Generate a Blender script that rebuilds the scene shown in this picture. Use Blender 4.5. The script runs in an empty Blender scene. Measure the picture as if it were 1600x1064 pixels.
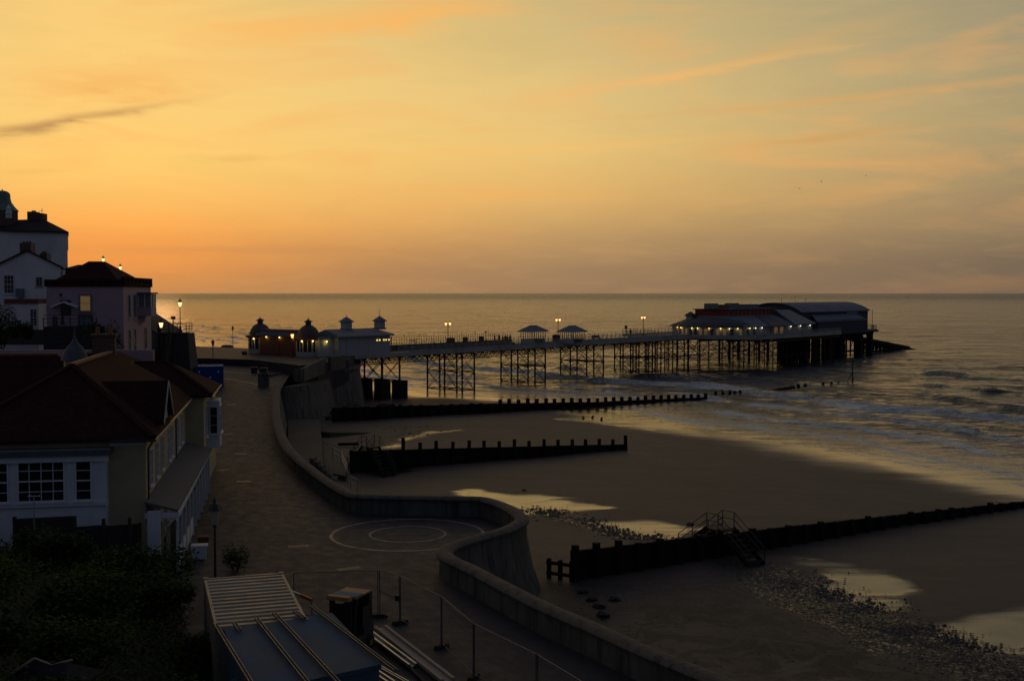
import bpy, math, random
import numpy as np
from mathutils import Vector, Matrix, noise as mn
R = math.radians
random.seed(7); rng = np.random.default_rng(7)
scene = bpy.context.scene
C = scene.collection
# ------------------------------------------------------------------ camera
CH = 17.2; F = 1800.0; TH = R(2.354)
cd = bpy.data.cameras.new('camera'); cam = bpy.data.objects.new('camera', cd); C.objects.link(cam)
cam.location = (0, 0, CH); cam.rotation_euler = (R(90) - TH, 0, 0)
cd.sensor_width = 36; cd.lens = 36 * F / 1600; cd.clip_end = 90000; cd.clip_start = 0.3
scene.camera = cam
scene.view_settings.view_transform = 'Standard'; scene.view_settings.look = 'None'
scene.view_settings.exposure = 0; scene.view_settings.gamma = 1

def lin(c):
    r = []
    for v in c[:3]:
        v /= 255.0
        r.append(v / 12.92 if v < .04045 else ((v + .055) / 1.055) ** 2.4)
    return (*r, 1)

# ------------------------------------------------------------------ node helper
class NT:
    def __init__(s, nt): s.nt = nt; s.L = nt.links
    def n(s, t, **k):
        o = s.nt.nodes.new(t)
        for a, b in k.items(): setattr(o, a, b)
        return o
    def set(s, sock, v):
        if hasattr(v, 'is_output') or isinstance(v, bpy.types.NodeSocket): s.L.new(v, sock)
        else: sock.default_value = v
    def m(s, op, a, b=0.0, c=None, clamp=False):
        o = s.n('ShaderNodeMath', operation=op, use_clamp=clamp)
        s.set(o.inputs[0], a); s.set(o.inputs[1], b)
        if c is not None: s.set(o.inputs[2], c)
        return o.outputs[0]
    def mr(s, v, a, b, c=0.0, d=1.0, smooth=False):
        o = s.n('ShaderNodeMapRange'); o.clamp = True
        if smooth: o.interpolation_type = 'SMOOTHSTEP'
        s.set(o.inputs[0], v)
        for i, x in enumerate((a, b, c, d)): s.set(o.inputs[i + 1], x)
        return o.outputs[0]
    def mix(s, f, a, b, bt='MIX'):
        o = s.n('ShaderNodeMixRGB', blend_type=bt)
        s.set(o.inputs[0], f); s.set(o.inputs[1], a); s.set(o.inputs[2], b)
        return o.outputs[0]
    def ramp(s, f, stops):
        o = s.n('ShaderNodeValToRGB'); s.set(o.inputs[0], f); e = o.color_ramp.elements
        while len(e) < len(stops): e.new(0.5)
        for i, (p, c) in enumerate(stops):
            e[i].position = p; e[i].color = c
        return o.outputs[0]
    def noise(s, vec, scale, detail=3, rough=.5, dist=0):
        o = s.n('ShaderNodeTexNoise'); s.set(o.inputs['Vector'], vec)
        o.inputs['Scale'].default_value = scale; o.inputs['Detail'].default_value = detail
        o.inputs['Roughness'].default_value = rough; o.inputs['Distortion'].default_value = dist
        return o.outputs[0]

# ------------------------------------------------------------------ world
SUN_AZ, SUN_EL = -19.0, 1.6          # degrees, azimuth from +Y towards +X
w = bpy.data.worlds.new('World'); scene.world = w; w.use_nodes = True
w.node_tree.nodes.clear(); T = NT(w.node_tree)
tc = T.n('ShaderNodeTexCoord'); sep = T.n('ShaderNodeSeparateXYZ'); T.L.new(tc.outputs['Generated'], sep.inputs[0])
X, Y, Z = sep.outputs
az = T.m('MULTIPLY', T.m('ARCTAN2', X, Y), 57.29578)
el = T.m('MULTIPLY', T.m('ARCSINE', Z), 57.29578)
fe = T.m('SQRT', T.m('MAXIMUM', Z, 0.0))
def pe(d): return math.sqrt(math.sin(R(d)))
def sr(st, k=1.0):
    return T.ramp(fe, [(pe(d), tuple([x * k for x in lin(c)[:3]] + [1])) for d, c in st])
sun_r = sr([(0, (174, 128, 84)), (.9, (186, 134, 82)), (2.0, (214, 148, 82)), (3.3, (248, 174, 88)), (6, (253, 202, 110)), (9.5, (252, 208, 122)), (14.2, (246, 202, 120)), (21, (150, 140, 122)), (38, (84, 92, 104)), (80, (50, 60, 80))])
mid_r = sr([(0, (150, 120, 90)), (1.2, (160, 128, 93)), (2.6, (184, 146, 98)), (4.6, (222, 176, 106)), (7, (234, 194, 118)), (10, (226, 194, 126)), (14.2, (204, 180, 124)), (21, (122, 126, 120)), (38, (76, 86, 102)), (80, (50, 60, 80))])
rgt_r = sr([(0, (106, 92, 78)), (1.5, (118, 102, 84)), (4, (152, 130, 98)), (8, (168, 150, 112)), (14.2, (152, 144, 118)), (21, (104, 110, 108)), (38, (70, 80, 96)), (80, (48, 58, 78))])
bak_r = sr([(0, (48, 54, 66)), (10, (56, 64, 80)), (30, (60, 70, 90)), (80, (50, 60, 80))])
daz = T.m('ABSOLUTE', T.m('SUBTRACT', az, SUN_AZ))
daz = T.m('MINIMUM', daz, T.m('SUBTRACT', 360.0, daz))
c = T.mix(T.mr(daz, 2, 21), sun_r, mid_r)
c = T.mix(T.mr(daz, 21, 44), c, rgt_r)
c = T.mix(T.mr(daz, 44, 125, smooth=True), c, bak_r)
# small glow where the sun has gone down
gx = T.m('DIVIDE', T.m('SUBTRACT', az, -20.3), 8.0); gy = T.m('DIVIDE', T.m('SUBTRACT', el, 1.7), 1.5)
gl = T.m('EXPONENT', T.m('MULTIPLY', T.m('ADD', T.m('MULTIPLY', gx, gx), T.m('MULTIPLY', gy, gy)), -1.0))
c = T.mix(T.m('MULTIPLY', gl, .50), c, lin((255, 152, 66)))
# cloud field in azimuth / elevation
comb = T.n('ShaderNodeCombineXYZ')
T.L.new(T.m('MULTIPLY', az, .055), comb.inputs[0]); T.L.new(T.m('MULTIPLY', el, .30), comb.inputs[1])
T.L.new(T.m('MULTIPLY', az, .01), comb.inputs[2])
n1 = T.noise(comb.outputs[0], 1.6, 6, .55, .8)
n2 = T.noise(comb.outputs[0], 5.0, 5, .6, .4)
front = T.mr(daz, 60, 110, 1, 0)
cm = T.m('MULTIPLY', T.mr(n1, .50, .74), T.m('MULTIPLY', front, T.mr(el, 2, 6, .3, 1)))
c = T.mix(T.m('MULTIPLY', cm, .42), c, lin((246, 172, 96)))
c = T.mix(T.m('MULTIPLY', T.m('MULTIPLY', T.mr(n1, .30, .46, 1, 0), front), .25), c, T.mix(1.0, c, lin((232, 240, 240)), 'MULTIPLY'))
c = T.mix(T.m('MULTIPLY', T.mr(n2, .5, .7), .06), c, lin((255, 200, 120)))
def streak(px, py, ln, th, slope, col, k, seed):
    """a soft band of cirrus; centre, length and thickness in degrees"""
    global c
    a0 = math.degrees(math.atan((px - 800) / F)); e0 = math.degrees(math.atan((458 - py) / F))
    da = T.m('SUBTRACT', az, a0)
    wob = T.m('MULTIPLY', T.m('SUBTRACT', n2, .5), th * 3.2)
    de = T.m('ADD', T.m('SUBTRACT', T.m('SUBTRACT', el, e0), T.m('MULTIPLY', da, slope)), wob)
    g = T.m('ADD', T.m('POWER', T.m('ABSOLUTE', T.m('DIVIDE', da, ln)), 2.0), T.m('POWER', T.m('ABSOLUTE', T.m('DIVIDE', de, th)), 2.0))
    g = T.m('EXPONENT', T.m('MULTIPLY', g, -1.0))
    g = T.m('MULTIPLY', g, T.mr(n2, .30, .60, .45, 1))
    c = T.mix(T.m('MULTIPLY', g, k), c, lin(col))
streak(120, 207, 4.2, .20, .215, (186, 138, 88), .95, 1)
streak(40, 226, 1.8, .22, .14, (178, 134, 86), .55, 1)
streak(190, 150, 4.6, .85, .03, (244, 178, 96), .8, 2)
streak(640, 32, 4.8, .70, .16, (252, 182, 96), .75, 3)
streak(420, 55, 5.0, .60, .05, (252, 186, 98), .5, 3)
streak(1060, 125, 6.5, .22, .14, (244, 184, 108), .75, 4)
streak(1240, 90, 4.0, .40, .22, (220, 172, 108), .5, 4)
streak(1330, 168, 8.5, .16, .06, (218, 166, 100), .65, 5)
streak(1290, 225, 3.8, .20, .10, (204, 156, 92), .55, 6)
streak(860, 235, 7.0, .18, .05, (250, 190, 104), .40, 7)
streak(380, 255, 1.8, .14, .03, (232, 176, 98), .5, 8)
streak(740, 300, 7.0, .35, -.02, (246, 176, 96), .35, 9)
streak(60, 283, 1.8, .16, .05, (236, 180, 100), .5, 8)
streak(450, 392, 9.0, .22, .01, (196, 138, 84), .5, 1)
nish = T.n('ShaderNodeTexSky'); nish.sky_type = 'NISHITA'; nish.sun_disc = False
nish.sun_elevation = R(SUN_EL); nish.sun_rotation = R(SUN_AZ)
nm = T.mix(1.0, nish.outputs[0], (.002, .002, .002, 1), 'MULTIPLY')
c = T.mix(1.0, c, nm, 'ADD')
bg = T.n('ShaderNodeBackground'); T.L.new(c, bg.inputs[0]); bg.inputs[1].default_value = 1.0
out = T.n('ShaderNodeOutputWorld'); T.L.new(bg.outputs[0], out.inputs[0])
# ------------------------------------------------------------------ sun (last light on the horizon)
sd = bpy.data.lights.new('sun', 'SUN'); so = bpy.data.objects.new('sun', sd); C.objects.link(so)
sd.energy = 0.02; sd.angle = R(6); sd.color = (1.0, .52, .22)
dv = Vector((math.sin(R(SUN_AZ)) * math.cos(R(3)), math.cos(R(SUN_AZ)) * math.cos(R(3)), math.sin(R(3))))
so.rotation_euler = dv.to_track_quat('Z', 'Y').to_euler(); so.location = (-100, 60, 80)

# ------------------------------------------------------------------ measuring helpers (pixel of the photo -> point of the place)
def ray(px, py):
    u = (px - 800) / F; v = (532 - py) / F
    return u, math.cos(TH) + v * math.sin(TH), -math.sin(TH) + v * math.cos(TH)
def at(px, py, z):
    a, b, d = ray(px, py); t = (z - CH) / d
    return a * t, b * t
def atY(px, py, y):
    a, b, d = ray(px, py); t = y / b
    return a * t, CH + d * t
def hit(px, py, f):
    a, b, d = ray(px, py); lo, hi = 5.0, 900.0; t = 20.0
    while t < 900:
        if CH + d * t <= f(a * t, b * t): break
        t += .5
    lo, hi = t - .5, t
    for _ in range(30):
        mm = (lo + hi) / 2
        if CH + d * mm <= f(a * mm, b * mm): hi = mm
        else: lo = mm
    return a * hi, b * hi, CH + d * hi
def zp(x, y):                       # level of the promenade: it climbs towards the pier forecourt
    if y < 95: return 3.5
    return min(3.5 + (y - 95) * .042, 6.9)

# ------------------------------------------------------------------ materials
def mat(name, col, rough=.7, var=.25, scale=2.0, bump=.0, bscale=None, metal=0.0, spec=.5, emit=None, es=0, stain=None, kind=None, coat=0):
    m = bpy.data.materials.new(name); m.use_nodes = True; t = NT(m.node_tree)
    p = t.nt.nodes['Principled BSDF']
    o = t.n('ShaderNodeTexCoord').outputs['Object']
    n = t.noise(o, scale, 5, .6)
    a = tuple(min(1, x * (1 + var)) for x in col); b = tuple(x * (1 - var) for x in col)
    cc = t.ramp(n, [(.3, (*b, 1)), (.7, (*a, 1))])
    h = None
    if kind == 'tile':              # courses of roof tiles
        br = t.n('ShaderNodeTexWave', wave_type='BANDS', bands_direction='Z', wave_profile='SAW')
        br.inputs['Scale'].default_value = 2.2; br.inputs['Distortion'].default_value = .6; t.L.new(o, br.inputs[0])
        cc = t.mix(.5, cc, t.mix(1.0, cc, t.ramp(br.outputs[0], [(0, (.4, .4, .4, 1)), (1, (1.2, 1.2, 1.2, 1))]), 'MULTIPLY')); h = br.outputs[0]
    if kind == 'brick':
        br = t.n('ShaderNodeTexBrick'); br.inputs['Scale'].default_value = 3.0
        mp = t.n('ShaderNodeMapping'); mp.inputs['Rotation'].default_value = (R(90), 0, 0); t.L.new(o, mp.inputs[0]); t.L.new(mp.outputs[0], br.inputs[0])
        br.inputs['Color1'].default_value = (*a, 1); br.inputs['Color2'].default_value = (*b, 1); br.inputs['Mortar'].default_value = (.25, .23, .2, 1)
        cc = t.mix(.8, cc, br.outputs[0])
    if kind == 'plank':
        br = t.n('ShaderNodeTexNoise'); mp = t.n('ShaderNodeMapping'); mp.inputs['Scale'].default_value = (.6, .6, 9)
        t.L.new(o, mp.inputs[0]); t.L.new(mp.outputs[0], br.inputs[0]); br.inputs['Scale'].default_value = 1.0
        cc = t.mix(.6, cc, t.mix(1.0, cc, t.ramp(br.outputs[0], [(.3, (.4, .4, .4, 1)), (.7, (1.5, 1.5, 1.5, 1))]), 'MULTIPLY')); h = br.outputs[0]
    if name.startswith('sea_wall'):
        q_ = t.n('ShaderNodeMapping'); q_.inputs['Scale'].default_value = (1.6, 1.6, .10); t.L.new(o, q_.inputs[0])
        cc = t.mix(t.mr(t.noise(q_.outputs[0], 1.6, 6, .7), .46, .64, 0, .8), cc, (.030, .031, .026, 1))
    if stain:
        n3 = t.noise(o, scale * .22, 6, .65)
        cc = t.mix(t.mr(n3, .48, .68, 0, .75), cc, (*stain, 1))
    t.L.new(cc, p.inputs['Base Color'])
    t.L.new(t.mr(n, .3, .7, max(.02, rough - .12), min(1, rough + .12)), p.inputs['Roughness'])
    p.inputs['Metallic'].default_value = metal
    p.inputs['Specular IOR Level'].default_value = spec
    if bump or h is not None:
        b_ = t.n('ShaderNodeBump'); b_.inputs['Strength'].default_value = bump or .4; b_.inputs['Distance'].default_value = .05
        t.L.new(h if h is not None else t.noise(o, bscale or scale * 4, 6, .7), b_.inputs['Height']); t.L.new(b_.outputs[0], p.inputs['Normal'])
    if emit:
        p.inputs['Emission Color'].default_value = (*emit, 1); p.inputs['Emission Strength'].default_value = es
    return m
M = dict(

 white=mat('white_render', (.60, .62, .64), .8, .10, .7, .2, 6, stain=(.34, .36, .38)),
 white2=mat('white_gable_render', (.66, .68, .70), .8, .08, .5, .2, 6, stain=(.42, .45, .48)),
 pink=mat('pink_render', (.42, .29, .34), .8, .10, .6, .2, 6, stain=(.30, .21, .26)),
 yellow=mat('cream_yellow_render', (.42, .37, .22), .8, .10, .8, .2, 6, stain=(.27, .23, .11)),
 wood_white=mat('white_painted_wood', (.62, .65, .70), .5, .08, 2),
 tile=mat('clay_roof_tile', (.040, .017, .016), .95, .4, 3, .5, kind='tile', spec=.05),
 ridge=mat('clay_ridge_tile', (.24, .11, .06), .7, .25, 3, spec=.3),
 slate=mat('dark_slate', (.028, .030, .036), .8, .3, 3, .4, kind='tile', spec=.15),
 lead=mat('lead_roof', (.09, .105, .12), .75, .25, 1.5, .2, spec=.2),
 copper=mat('green_copper', (.10, .19, .16), .6, .3, 2),
 chim=mat('chimney_brick', (.10, .045, .03), .9, .3, 5, .4, kind='brick'),
 glass=mat('dark_glass', (.015, .017, .02), .12, .2, 1),
 glow=mat('lit_window', (.5, .4, .15), .4, .2, 2, emit=(1, .55, .18), es=.07),
 iron=mat('black_iron', (.02, .02, .022), .5, .3, 8),
 rust=mat('rusty_pier_iron', (.030, .018, .014), .8, .4, 4, .3),
 pierpaint=mat('grey_pier_paint', (.36, .37, .35), .7, .12, .8, .1, stain=(.17, .17, .15)),
 pierwall=mat('pale_pier_weatherboard', (.34, .37, .38), .7, .1, .8, .1, stain=(.30, .31, .30)),
 pierroof=mat('grey_green_pier_roof', (.15, .20, .24), .8, .2, 1.5, .2, spec=.2),
 palepier=mat('pale_roof_sheet', (.23, .25, .26), .8, .15, 1.0, .1, spec=.2),
 dome=mat('brown_lead_dome', (.09, .075, .055), .7, .2, 1.5, .2),
 red=mat('red_painted_board', (.22, .014, .022), .6, .2, 1.5),
 redbrown=mat('red_brown_door', (.16, .05, .028), .7, .2, 1.5),
 deck=mat('pier_deck_board', (.12, .11, .10), .8, .2, 2, .3, kind='plank'),
 conc=mat('sea_wall_concrete', (.13, .125, .11), .88, .22, 1.2, .5, 9, spec=.2, stain=(.085, .082, .072)),
 coping=mat('sea_wall_coping', (.135, .12, .10), .85, .2, 1.6, .4, 9, spec=.25, stain=(.13, .115, .09)),
 flint=mat('flint_retaining_wall', (.05, .052, .05), .9, .4, 4, .8, 14),
 wetwood=mat('tarred_groyne_timber', (.010, .009, .008), .85, .4, 3, .5, kind='plank', spec=.25),
 drywood=mat('weathered_timber', (.09, .07, .05), .8, .3, 3, .4, kind='plank'),
 green=mat('seaweed_timber', (.05, .06, .025), .9, .4, 5, .6),
 metal=mat('galvanised_steel', (.40, .42, .44), .35, .15, 4, metal=.8),
 alu=mat('pale_container_steel', (.30, .27, .20), .5, .2, 1.6, .2, stain=(.22, .17, .12)),
 bluec=mat('blue_painted_steel', (.060, .115, .165), .75, .25, 1.3, .2, stain=(.075, .095, .11), spec=.12),
 blue2=mat('strong_blue_paint', (.01, .07, .30), .7, .2, 1, spec=.2),
 darkgrey=mat('dark_grey_plastic', (.03, .03, .032), .6, .2, 4),
 tan=mat('tan_yellow_paint', (.30, .17, .06), .6, .2, 3),
 orange=mat('orange_paint', (.45, .10, .02), .55, .2, 3),
 rubber=mat('black_rubber', (.012, .012, .012), .8, .2, 8),
 board=mat('pale_plank', (.36, .31, .24), .7, .15, 3, .3),
 fence=mat('dark_garden_fence', (.035, .030, .028), .9, .3, 2, .4, kind='plank'),
 skin=mat('skin', (.35, .22, .16), .6, .1, 4),
 dk=mat('dark_cloth', (.02, .02, .025), .9, .2, 6), bl=mat('blue_cloth', (.05, .16, .32), .9, .2, 6), gr=mat('grey_cloth', (.10, .10, .11), .9, .2, 6),
 rd=mat('red_cloth', (.2, .03, .03), .9, .2, 6), hair=mat('dark_hair', (.02, .015, .01), .8, .2, 9),
 rock=mat('wet_flint_pebble', (.020, .022, .027), .55, .5, 3, .3),
 bark=mat('bark', (.05, .04, .03), .9, .3, 6, .5),
 yel=mat('yellow_sign_paint', (.5, .38, .02), .6, .1, 3),
)
def emat(name, col, s):
    m = bpy.data.materials.new(name); m.use_nodes = True; p = m.node_tree.nodes['Principled BSDF']
    p.inputs['Base Color'].default_value = (.8, .7, .5, 1)
    p.inputs['Emission Color'].default_value = (*col, 1); p.inputs['Emission Strength'].default_value = s
    return m
M['lamp_w'] = emat('warm_white_lamp', (1, .70, .30), 1.7)
M['lamp_o'] = emat('orange_lamp', (1, .42, .12), 2.6)
M['lamp_y'] = emat('yellow_lamp', (1, .68, .16), 2.6)
M['lamp_dim'] = emat('small_lit_window', (1, .68, .16), 1.1)
M['lamp_c'] = emat('cool_white_lamp', (1, .88, .62), 2.2)
M['lampoff'] = mat('frosted_lamp_glass', (.42, .36, .28), .3, .1, 3)
def leafmat(name, c0, c1):
    m = bpy.data.materials.new(name); m.use_nodes = True; t = NT(m.node_tree); p = t.nt.nodes['Principled BSDF']
    g = t.n('ShaderNodeNewGeometry'); o = t.n('ShaderNodeTexCoord').outputs['Object']
    k = t.m('ADD', t.m('MULTIPLY', g.outputs['Random Per Island'], .6), t.m('MULTIPLY', t.noise(o, .9, 3), .5))
    t.L.new(t.ramp(k, [(.2, (*c0, 1)), (.8, (*c1, 1))]), p.inputs['Base Color']); p.inputs['Roughness'].default_value = .8
    p.inputs['Specular IOR Level'].default_value = .08
    return m
M['leaf'] = leafmat('shrub_leaf', (.010, .024, .004), (.052, .095, .014))
M['leaf2'] = leafmat('ivy_leaf', (.008, .022, .005), (.042, .075, .014))

# ------------------------------------------------------------------ mesh builder
class MB:
    def __init__(s): s.v = []; s.f = []
    def add(s, vs, fs):
        b = len(s.v); s.v += [tuple(p) for p in vs]; s.f += [tuple(i + b for i in q) for q in fs]; return s
    def box(s, x0, x1, y0, y1, z0, z1):
        return s.add([(x0,y0,z0),(x1,y0,z0),(x1,y1,z0),(x0,y1,z0),(x0,y0,z1),(x1,y0,z1),(x1,y1,z1),(x0,y1,z1)],
                     [(0,3,2,1),(4,5,6,7),(0,1,5,4),(1,2,6,5),(2,3,7,6),(3,0,4,7)])
    def quad(s, *p): return s.add(p, [tuple(range(len(p)))])
    def prism(s, poly, z0, z1):
        n = len(poly)
        zz0 = z0 if isinstance(z0, (list, tuple)) else [z0] * n; zz1 = z1 if isinstance(z1, (list, tuple)) else [z1] * n
        vs = [(x, y, zz0[i]) for i, (x, y) in enumerate(poly)] + [(x, y, zz1[i]) for i, (x, y) in enumerate(poly)]
        return s.add(vs, [tuple(range(n))[::-1], tuple(range(n, 2 * n))] + [(i, (i + 1) % n, n + (i + 1) % n, n + i) for i in range(n)])
    def bar(s, p, q, w, h=None, up=(0, 0, 1)):
        p, q = Vector(p), Vector(q); h = h or w; d = (q - p)
        if d.length < 1e-6: return s
        d.normalize(); u = Vector(up)
        if abs(d.dot(u)) > .98: u = Vector((0, 1, 0))
        a = d.cross(u).normalized() * w / 2; b = a.cross(d).normalized() * h / 2
        vs = [p - a - b, p + a - b, p + a + b, p - a + b, q - a - b, q + a - b, q + a + b, q - a + b]
        return s.add(vs, [(0,1,2,3),(7,6,5,4),(0,4,5,1),(1,5,6,2),(2,6,7,3),(3,7,4,0)])
    def tube(s, p, q, r, n=8, r2=None):
        p, q = Vector(p), Vector(q); r2 = r if r2 is None else r2; d = (q - p).normalized()
        u = Vector((0, 0, 1)) if abs(d.z) < .95 else Vector((1, 0, 0))
        a = d.cross(u).normalized(); b = a.cross(d)
        vs = [p + (a * math.cos(k * 2 * math.pi / n) + b * math.sin(k * 2 * math.pi / n)) * r for k in range(n)] + \
             [q + (a * math.cos(k * 2 * math.pi / n) + b * math.sin(k * 2 * math.pi / n)) * r2 for k in range(n)]
        return s.add(vs, [tuple(range(n)), tuple(range(2 * n - 1, n - 1, -1))] + [(k, n + k, n + (k + 1) % n, (k + 1) % n) for k in range(n)])
    def lathe(s, cx, cy, prof, n=16, rot=0, sx=1, sy=1):
        vs = []; fs = []
        for r, z in prof:
            for k in range(n):
                a = rot + k * 2 * math.pi / n; vs.append((cx + r * sx * math.cos(a), cy + r * sy * math.sin(a), z))
        for i in range(len(prof) - 1):
            for k in range(n):
                k2 = (k + 1) % n; fs.append((i * n + k, i * n + k2, (i + 1) * n + k2, (i + 1) * n + k))
        fs.append(tuple(range(n))[::-1]); fs.append(tuple((len(prof) - 1) * n + k for k in range(n)))
        return s.add(vs, fs)
    def hip(s, x0, x1, y0, y1, z0, z1, ix0, ix1, iy0, iy1, th=.12):
        """hipped roof, eaves rectangle to an inner rectangle (may be a ridge line)"""
        vs = [(x0,y0,z0),(x1,y0,z0),(x1,y1,z0),(x0,y1,z0),(ix0,iy0,z1),(ix1,iy0,z1),(ix1,iy1,z1),(ix0,iy1,z1),
              (x0,y0,z0-th),(x1,y0,z0-th),(x1,y1,z0-th),(x0,y1,z0-th)]
        return s.add(vs, [(0,1,5,4),(1,2,6,5),(2,3,7,6),(3,0,4,7),(4,5,6,7),(8,9,1,0),(9,10,2,1),(10,11,3,2),(11,8,0,3),(11,10,9,8)])
    def build(s, name, m, parent=None, smooth=False, label=None):
        me = bpy.data.meshes.new(name); me.from_pydata(s.v, [], s.f); me.validate(); me.update()
        me.materials.append(M[m] if isinstance(m, str) else m)
        if smooth:
            me.polygons.foreach_set('use_smooth', [True] * len(me.polygons))
            try: me.set_sharp_from_angle(angle=R(40))
            except Exception: pass
        o = bpy.data.objects.new(name, me); C.objects.link(o)
        if parent: o.parent = parent
        if label: o['label'] = label
        return o
def tag(o, label, cat, group=None, kind=None):
    if label: o['label'] = label
    if cat: o['category'] = cat
    if group: o['group'] = group
    if kind: o['kind'] = kind
    return o
def thing(name, label, cat, loc=(0, 0, 0), rz=0, group=None):
    o = bpy.data.objects.new(name, None); C.objects.link(o); o.location = loc; o.rotation_euler = (0, 0, rz)
    o.empty_display_size = .3
    return tag(o, label, cat, group)
def struct(o, label=None): o['kind'] = 'structure'; return tag(o, label, None)
def dup(o, loc=None, rz=None, label=None, parent=None):
    c_ = o.copy(); C.objects.link(c_)
    if parent: c_.parent = parent
    if loc is not None: c_.location = loc
    if rz is not None: c_.rotation_euler = (0, 0, rz)
    if label: c_['label'] = label
    for ch in [k for k in ALL() if k.parent == o]: dup(ch, parent=c_)
    return c_
def ALL(): return list(C.objects)

def window(parent, p, u, n, w, h, cols=2, rows=2, pane='glass', fr='wood_white', fw=.07, sill=True, name='window', midrail=False):
    """p lower-left corner on the wall, u unit along, n unit outward"""
    p = Vector(p); u = Vector(u); n = Vector(n); z = Vector((0, 0, 1)); m = MB()
    def pr(a0, a1, b0, b1, d0, d1, mb):
        q = [p + u * a + z * b + n * d for d in (d0, d1) for a, b in ((a0, b0), (a1, b0), (a1, b1), (a0, b1))]
        mb.add(q, [(0,1,2,3),(7,6,5,4),(0,4,5,1),(1,5,6,2),(2,6,7,3),(3,7,4,0)])
    pr(0, fw, 0, h, .004, .07, m); pr(w - fw, w, 0, h, .004, .07, m); pr(fw, w - fw, 0, fw, .004, .07, m); pr(fw, w - fw, h - fw, h, .004, .07, m)
    g = .03 if w < 1.6 else .035
    for i in range(1, cols): a = w * i / cols; pr(a - g / 2, a + g / 2, fw, h - fw, .012, .05, m)
    for i in range(1, rows):
        b = h * i / rows; gg = g * (2.2 if (midrail and i == rows // 2) else 1); pr(fw, w - fw, b - gg / 2, b + gg / 2, .014, .054, m)
    if sill: pr(-.08, w + .08, -.08, 0, .004, .16, m)
    f = m.build(name, fr, parent)
    g_ = MB(); pr(fw * .5, w - fw * .5, fw * .5, h - fw * .5, .003, .010, g_); g_.build('pane', pane, f)
    return f
def pane_only(parent, p, u, n, w, h, m='glass', name='window', d=.03):
    p = Vector(p); u = Vector(u); n = Vector(n); z = Vector((0, 0, 1)); mb = MB()
    q = [p + u * a + z * b + n * dd for dd in (.003, d) for a, b in ((0, 0), (w, 0), (w, h), (0, h))]
    mb.add(q, [(0,1,2,3),(7,6,5,4),(0,4,5,1),(1,5,6,2),(2,6,7,3),(3,7,4,0)])
    return mb.build(name, m, parent)
XP, XN, YP, YN = Vector((1,0,0)), Vector((-1,0,0)), Vector((0,1,0)), Vector((0,-1,0))

# ------------------------------------------------------------------ shore line and beach level
SP = [at(*p, 0) for p in [(1600, 762), (1525, 748), (1450, 733), (1300, 704), (1100, 671), (1010, 656), (950, 642), (840, 628), (770, 622), (660, 616)]]
SP = [(160, 6), (96, 52), (60, 82)] + SP + [(-50, 252), (-84, 330), (-140, 460), (-400, 1000), (-1400, 3000)]
SPa = np.array(SP)
def sdist(x, y):
    """distance to the water line, + on land (towards -x)"""
    x = np.asarray(x, float); y = np.asarray(y, float); best = np.full(x.shape, 1e9); sg = np.ones(x.shape)
    for i in range(len(SPa) - 1):
        a, b = SPa[i], SPa[i + 1]; d = b - a; L2 = d @ d
        t = np.clip(((x - a[0]) * d[0] + (y - a[1]) * d[1]) / L2, 0, 1)
        ex = x - (a[0] + t * d[0]); ey = y - (a[1] + t * d[1]); dd = np.hypot(ex, ey)
        cr = d[0] * (y - a[1]) - d[1] * (x - a[0])
        u = dd < best - 1e-9; best = np.where(u, dd, best); sg = np.where(u, np.sign(cr), sg)
    return best * sg
def sand_h(x, y):
    s = sdist(x, y)
    h = np.where(s > 0, 1.05 * (1 - np.exp(-s / 48.0)), s * .035)
    return np.maximum(h, -2.5)
def zs(x, y): return float(sand_h(np.array([x]), np.array([y]))[0])
if __name__ == '__main__': pass
# ------------------------------------------------------------------ sea wall line (top of the parapet measured in the photo)
WH = 1.15
wp = [(434,600),(431,622),(431,645),(437,672),(450,698),(468,717),(486,731),(507,747),(531,762),(556,773),(590,770),(640,770),(700,772),(750,777),(782,786),(804,797),
      (816,808),(806,818),(782,828),(745,838),(712,848),(697,856),(695,864),(708,873),(735,885),(785,911),(850,944),(930,978),(1020,1018),(1130,1062)]
WL = [hit(a, b, lambda x, y: zp(x, y) + WH)[:2] for a, b in wp]
d_ = Vector(WL[-1]) - Vector(WL[-2]); d_.normalize()
WL += [tuple(Vector(WL[-1]) + d_ * 12), tuple(Vector(WL[-1]) + d_ * 45)]
def catmull(P, k=5):
    P = [Vector(p) for p in P]; o = []
    for i in range(len(P) - 1):
        a, b, c2, d = P[max(i - 1, 0)], P[i], P[i + 1], P[min(i + 2, len(P) - 1)]
        for j in range(k):
            t = j / k
            o.append(.5 * ((2 * b) + (-a + c2) * t + (2 * a - 5 * b + 4 * c2 - d) * t * t + (-a + 3 * b - 3 * c2 + d) * t ** 3))
    o.append(P[-1]); return o
WS = catmull(WL, 5)
for i in range(1, len(WS)):
    if WS[i].y >= WS[i - 1].y - .05: WS[i].y = WS[i - 1].y - .05

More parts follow.
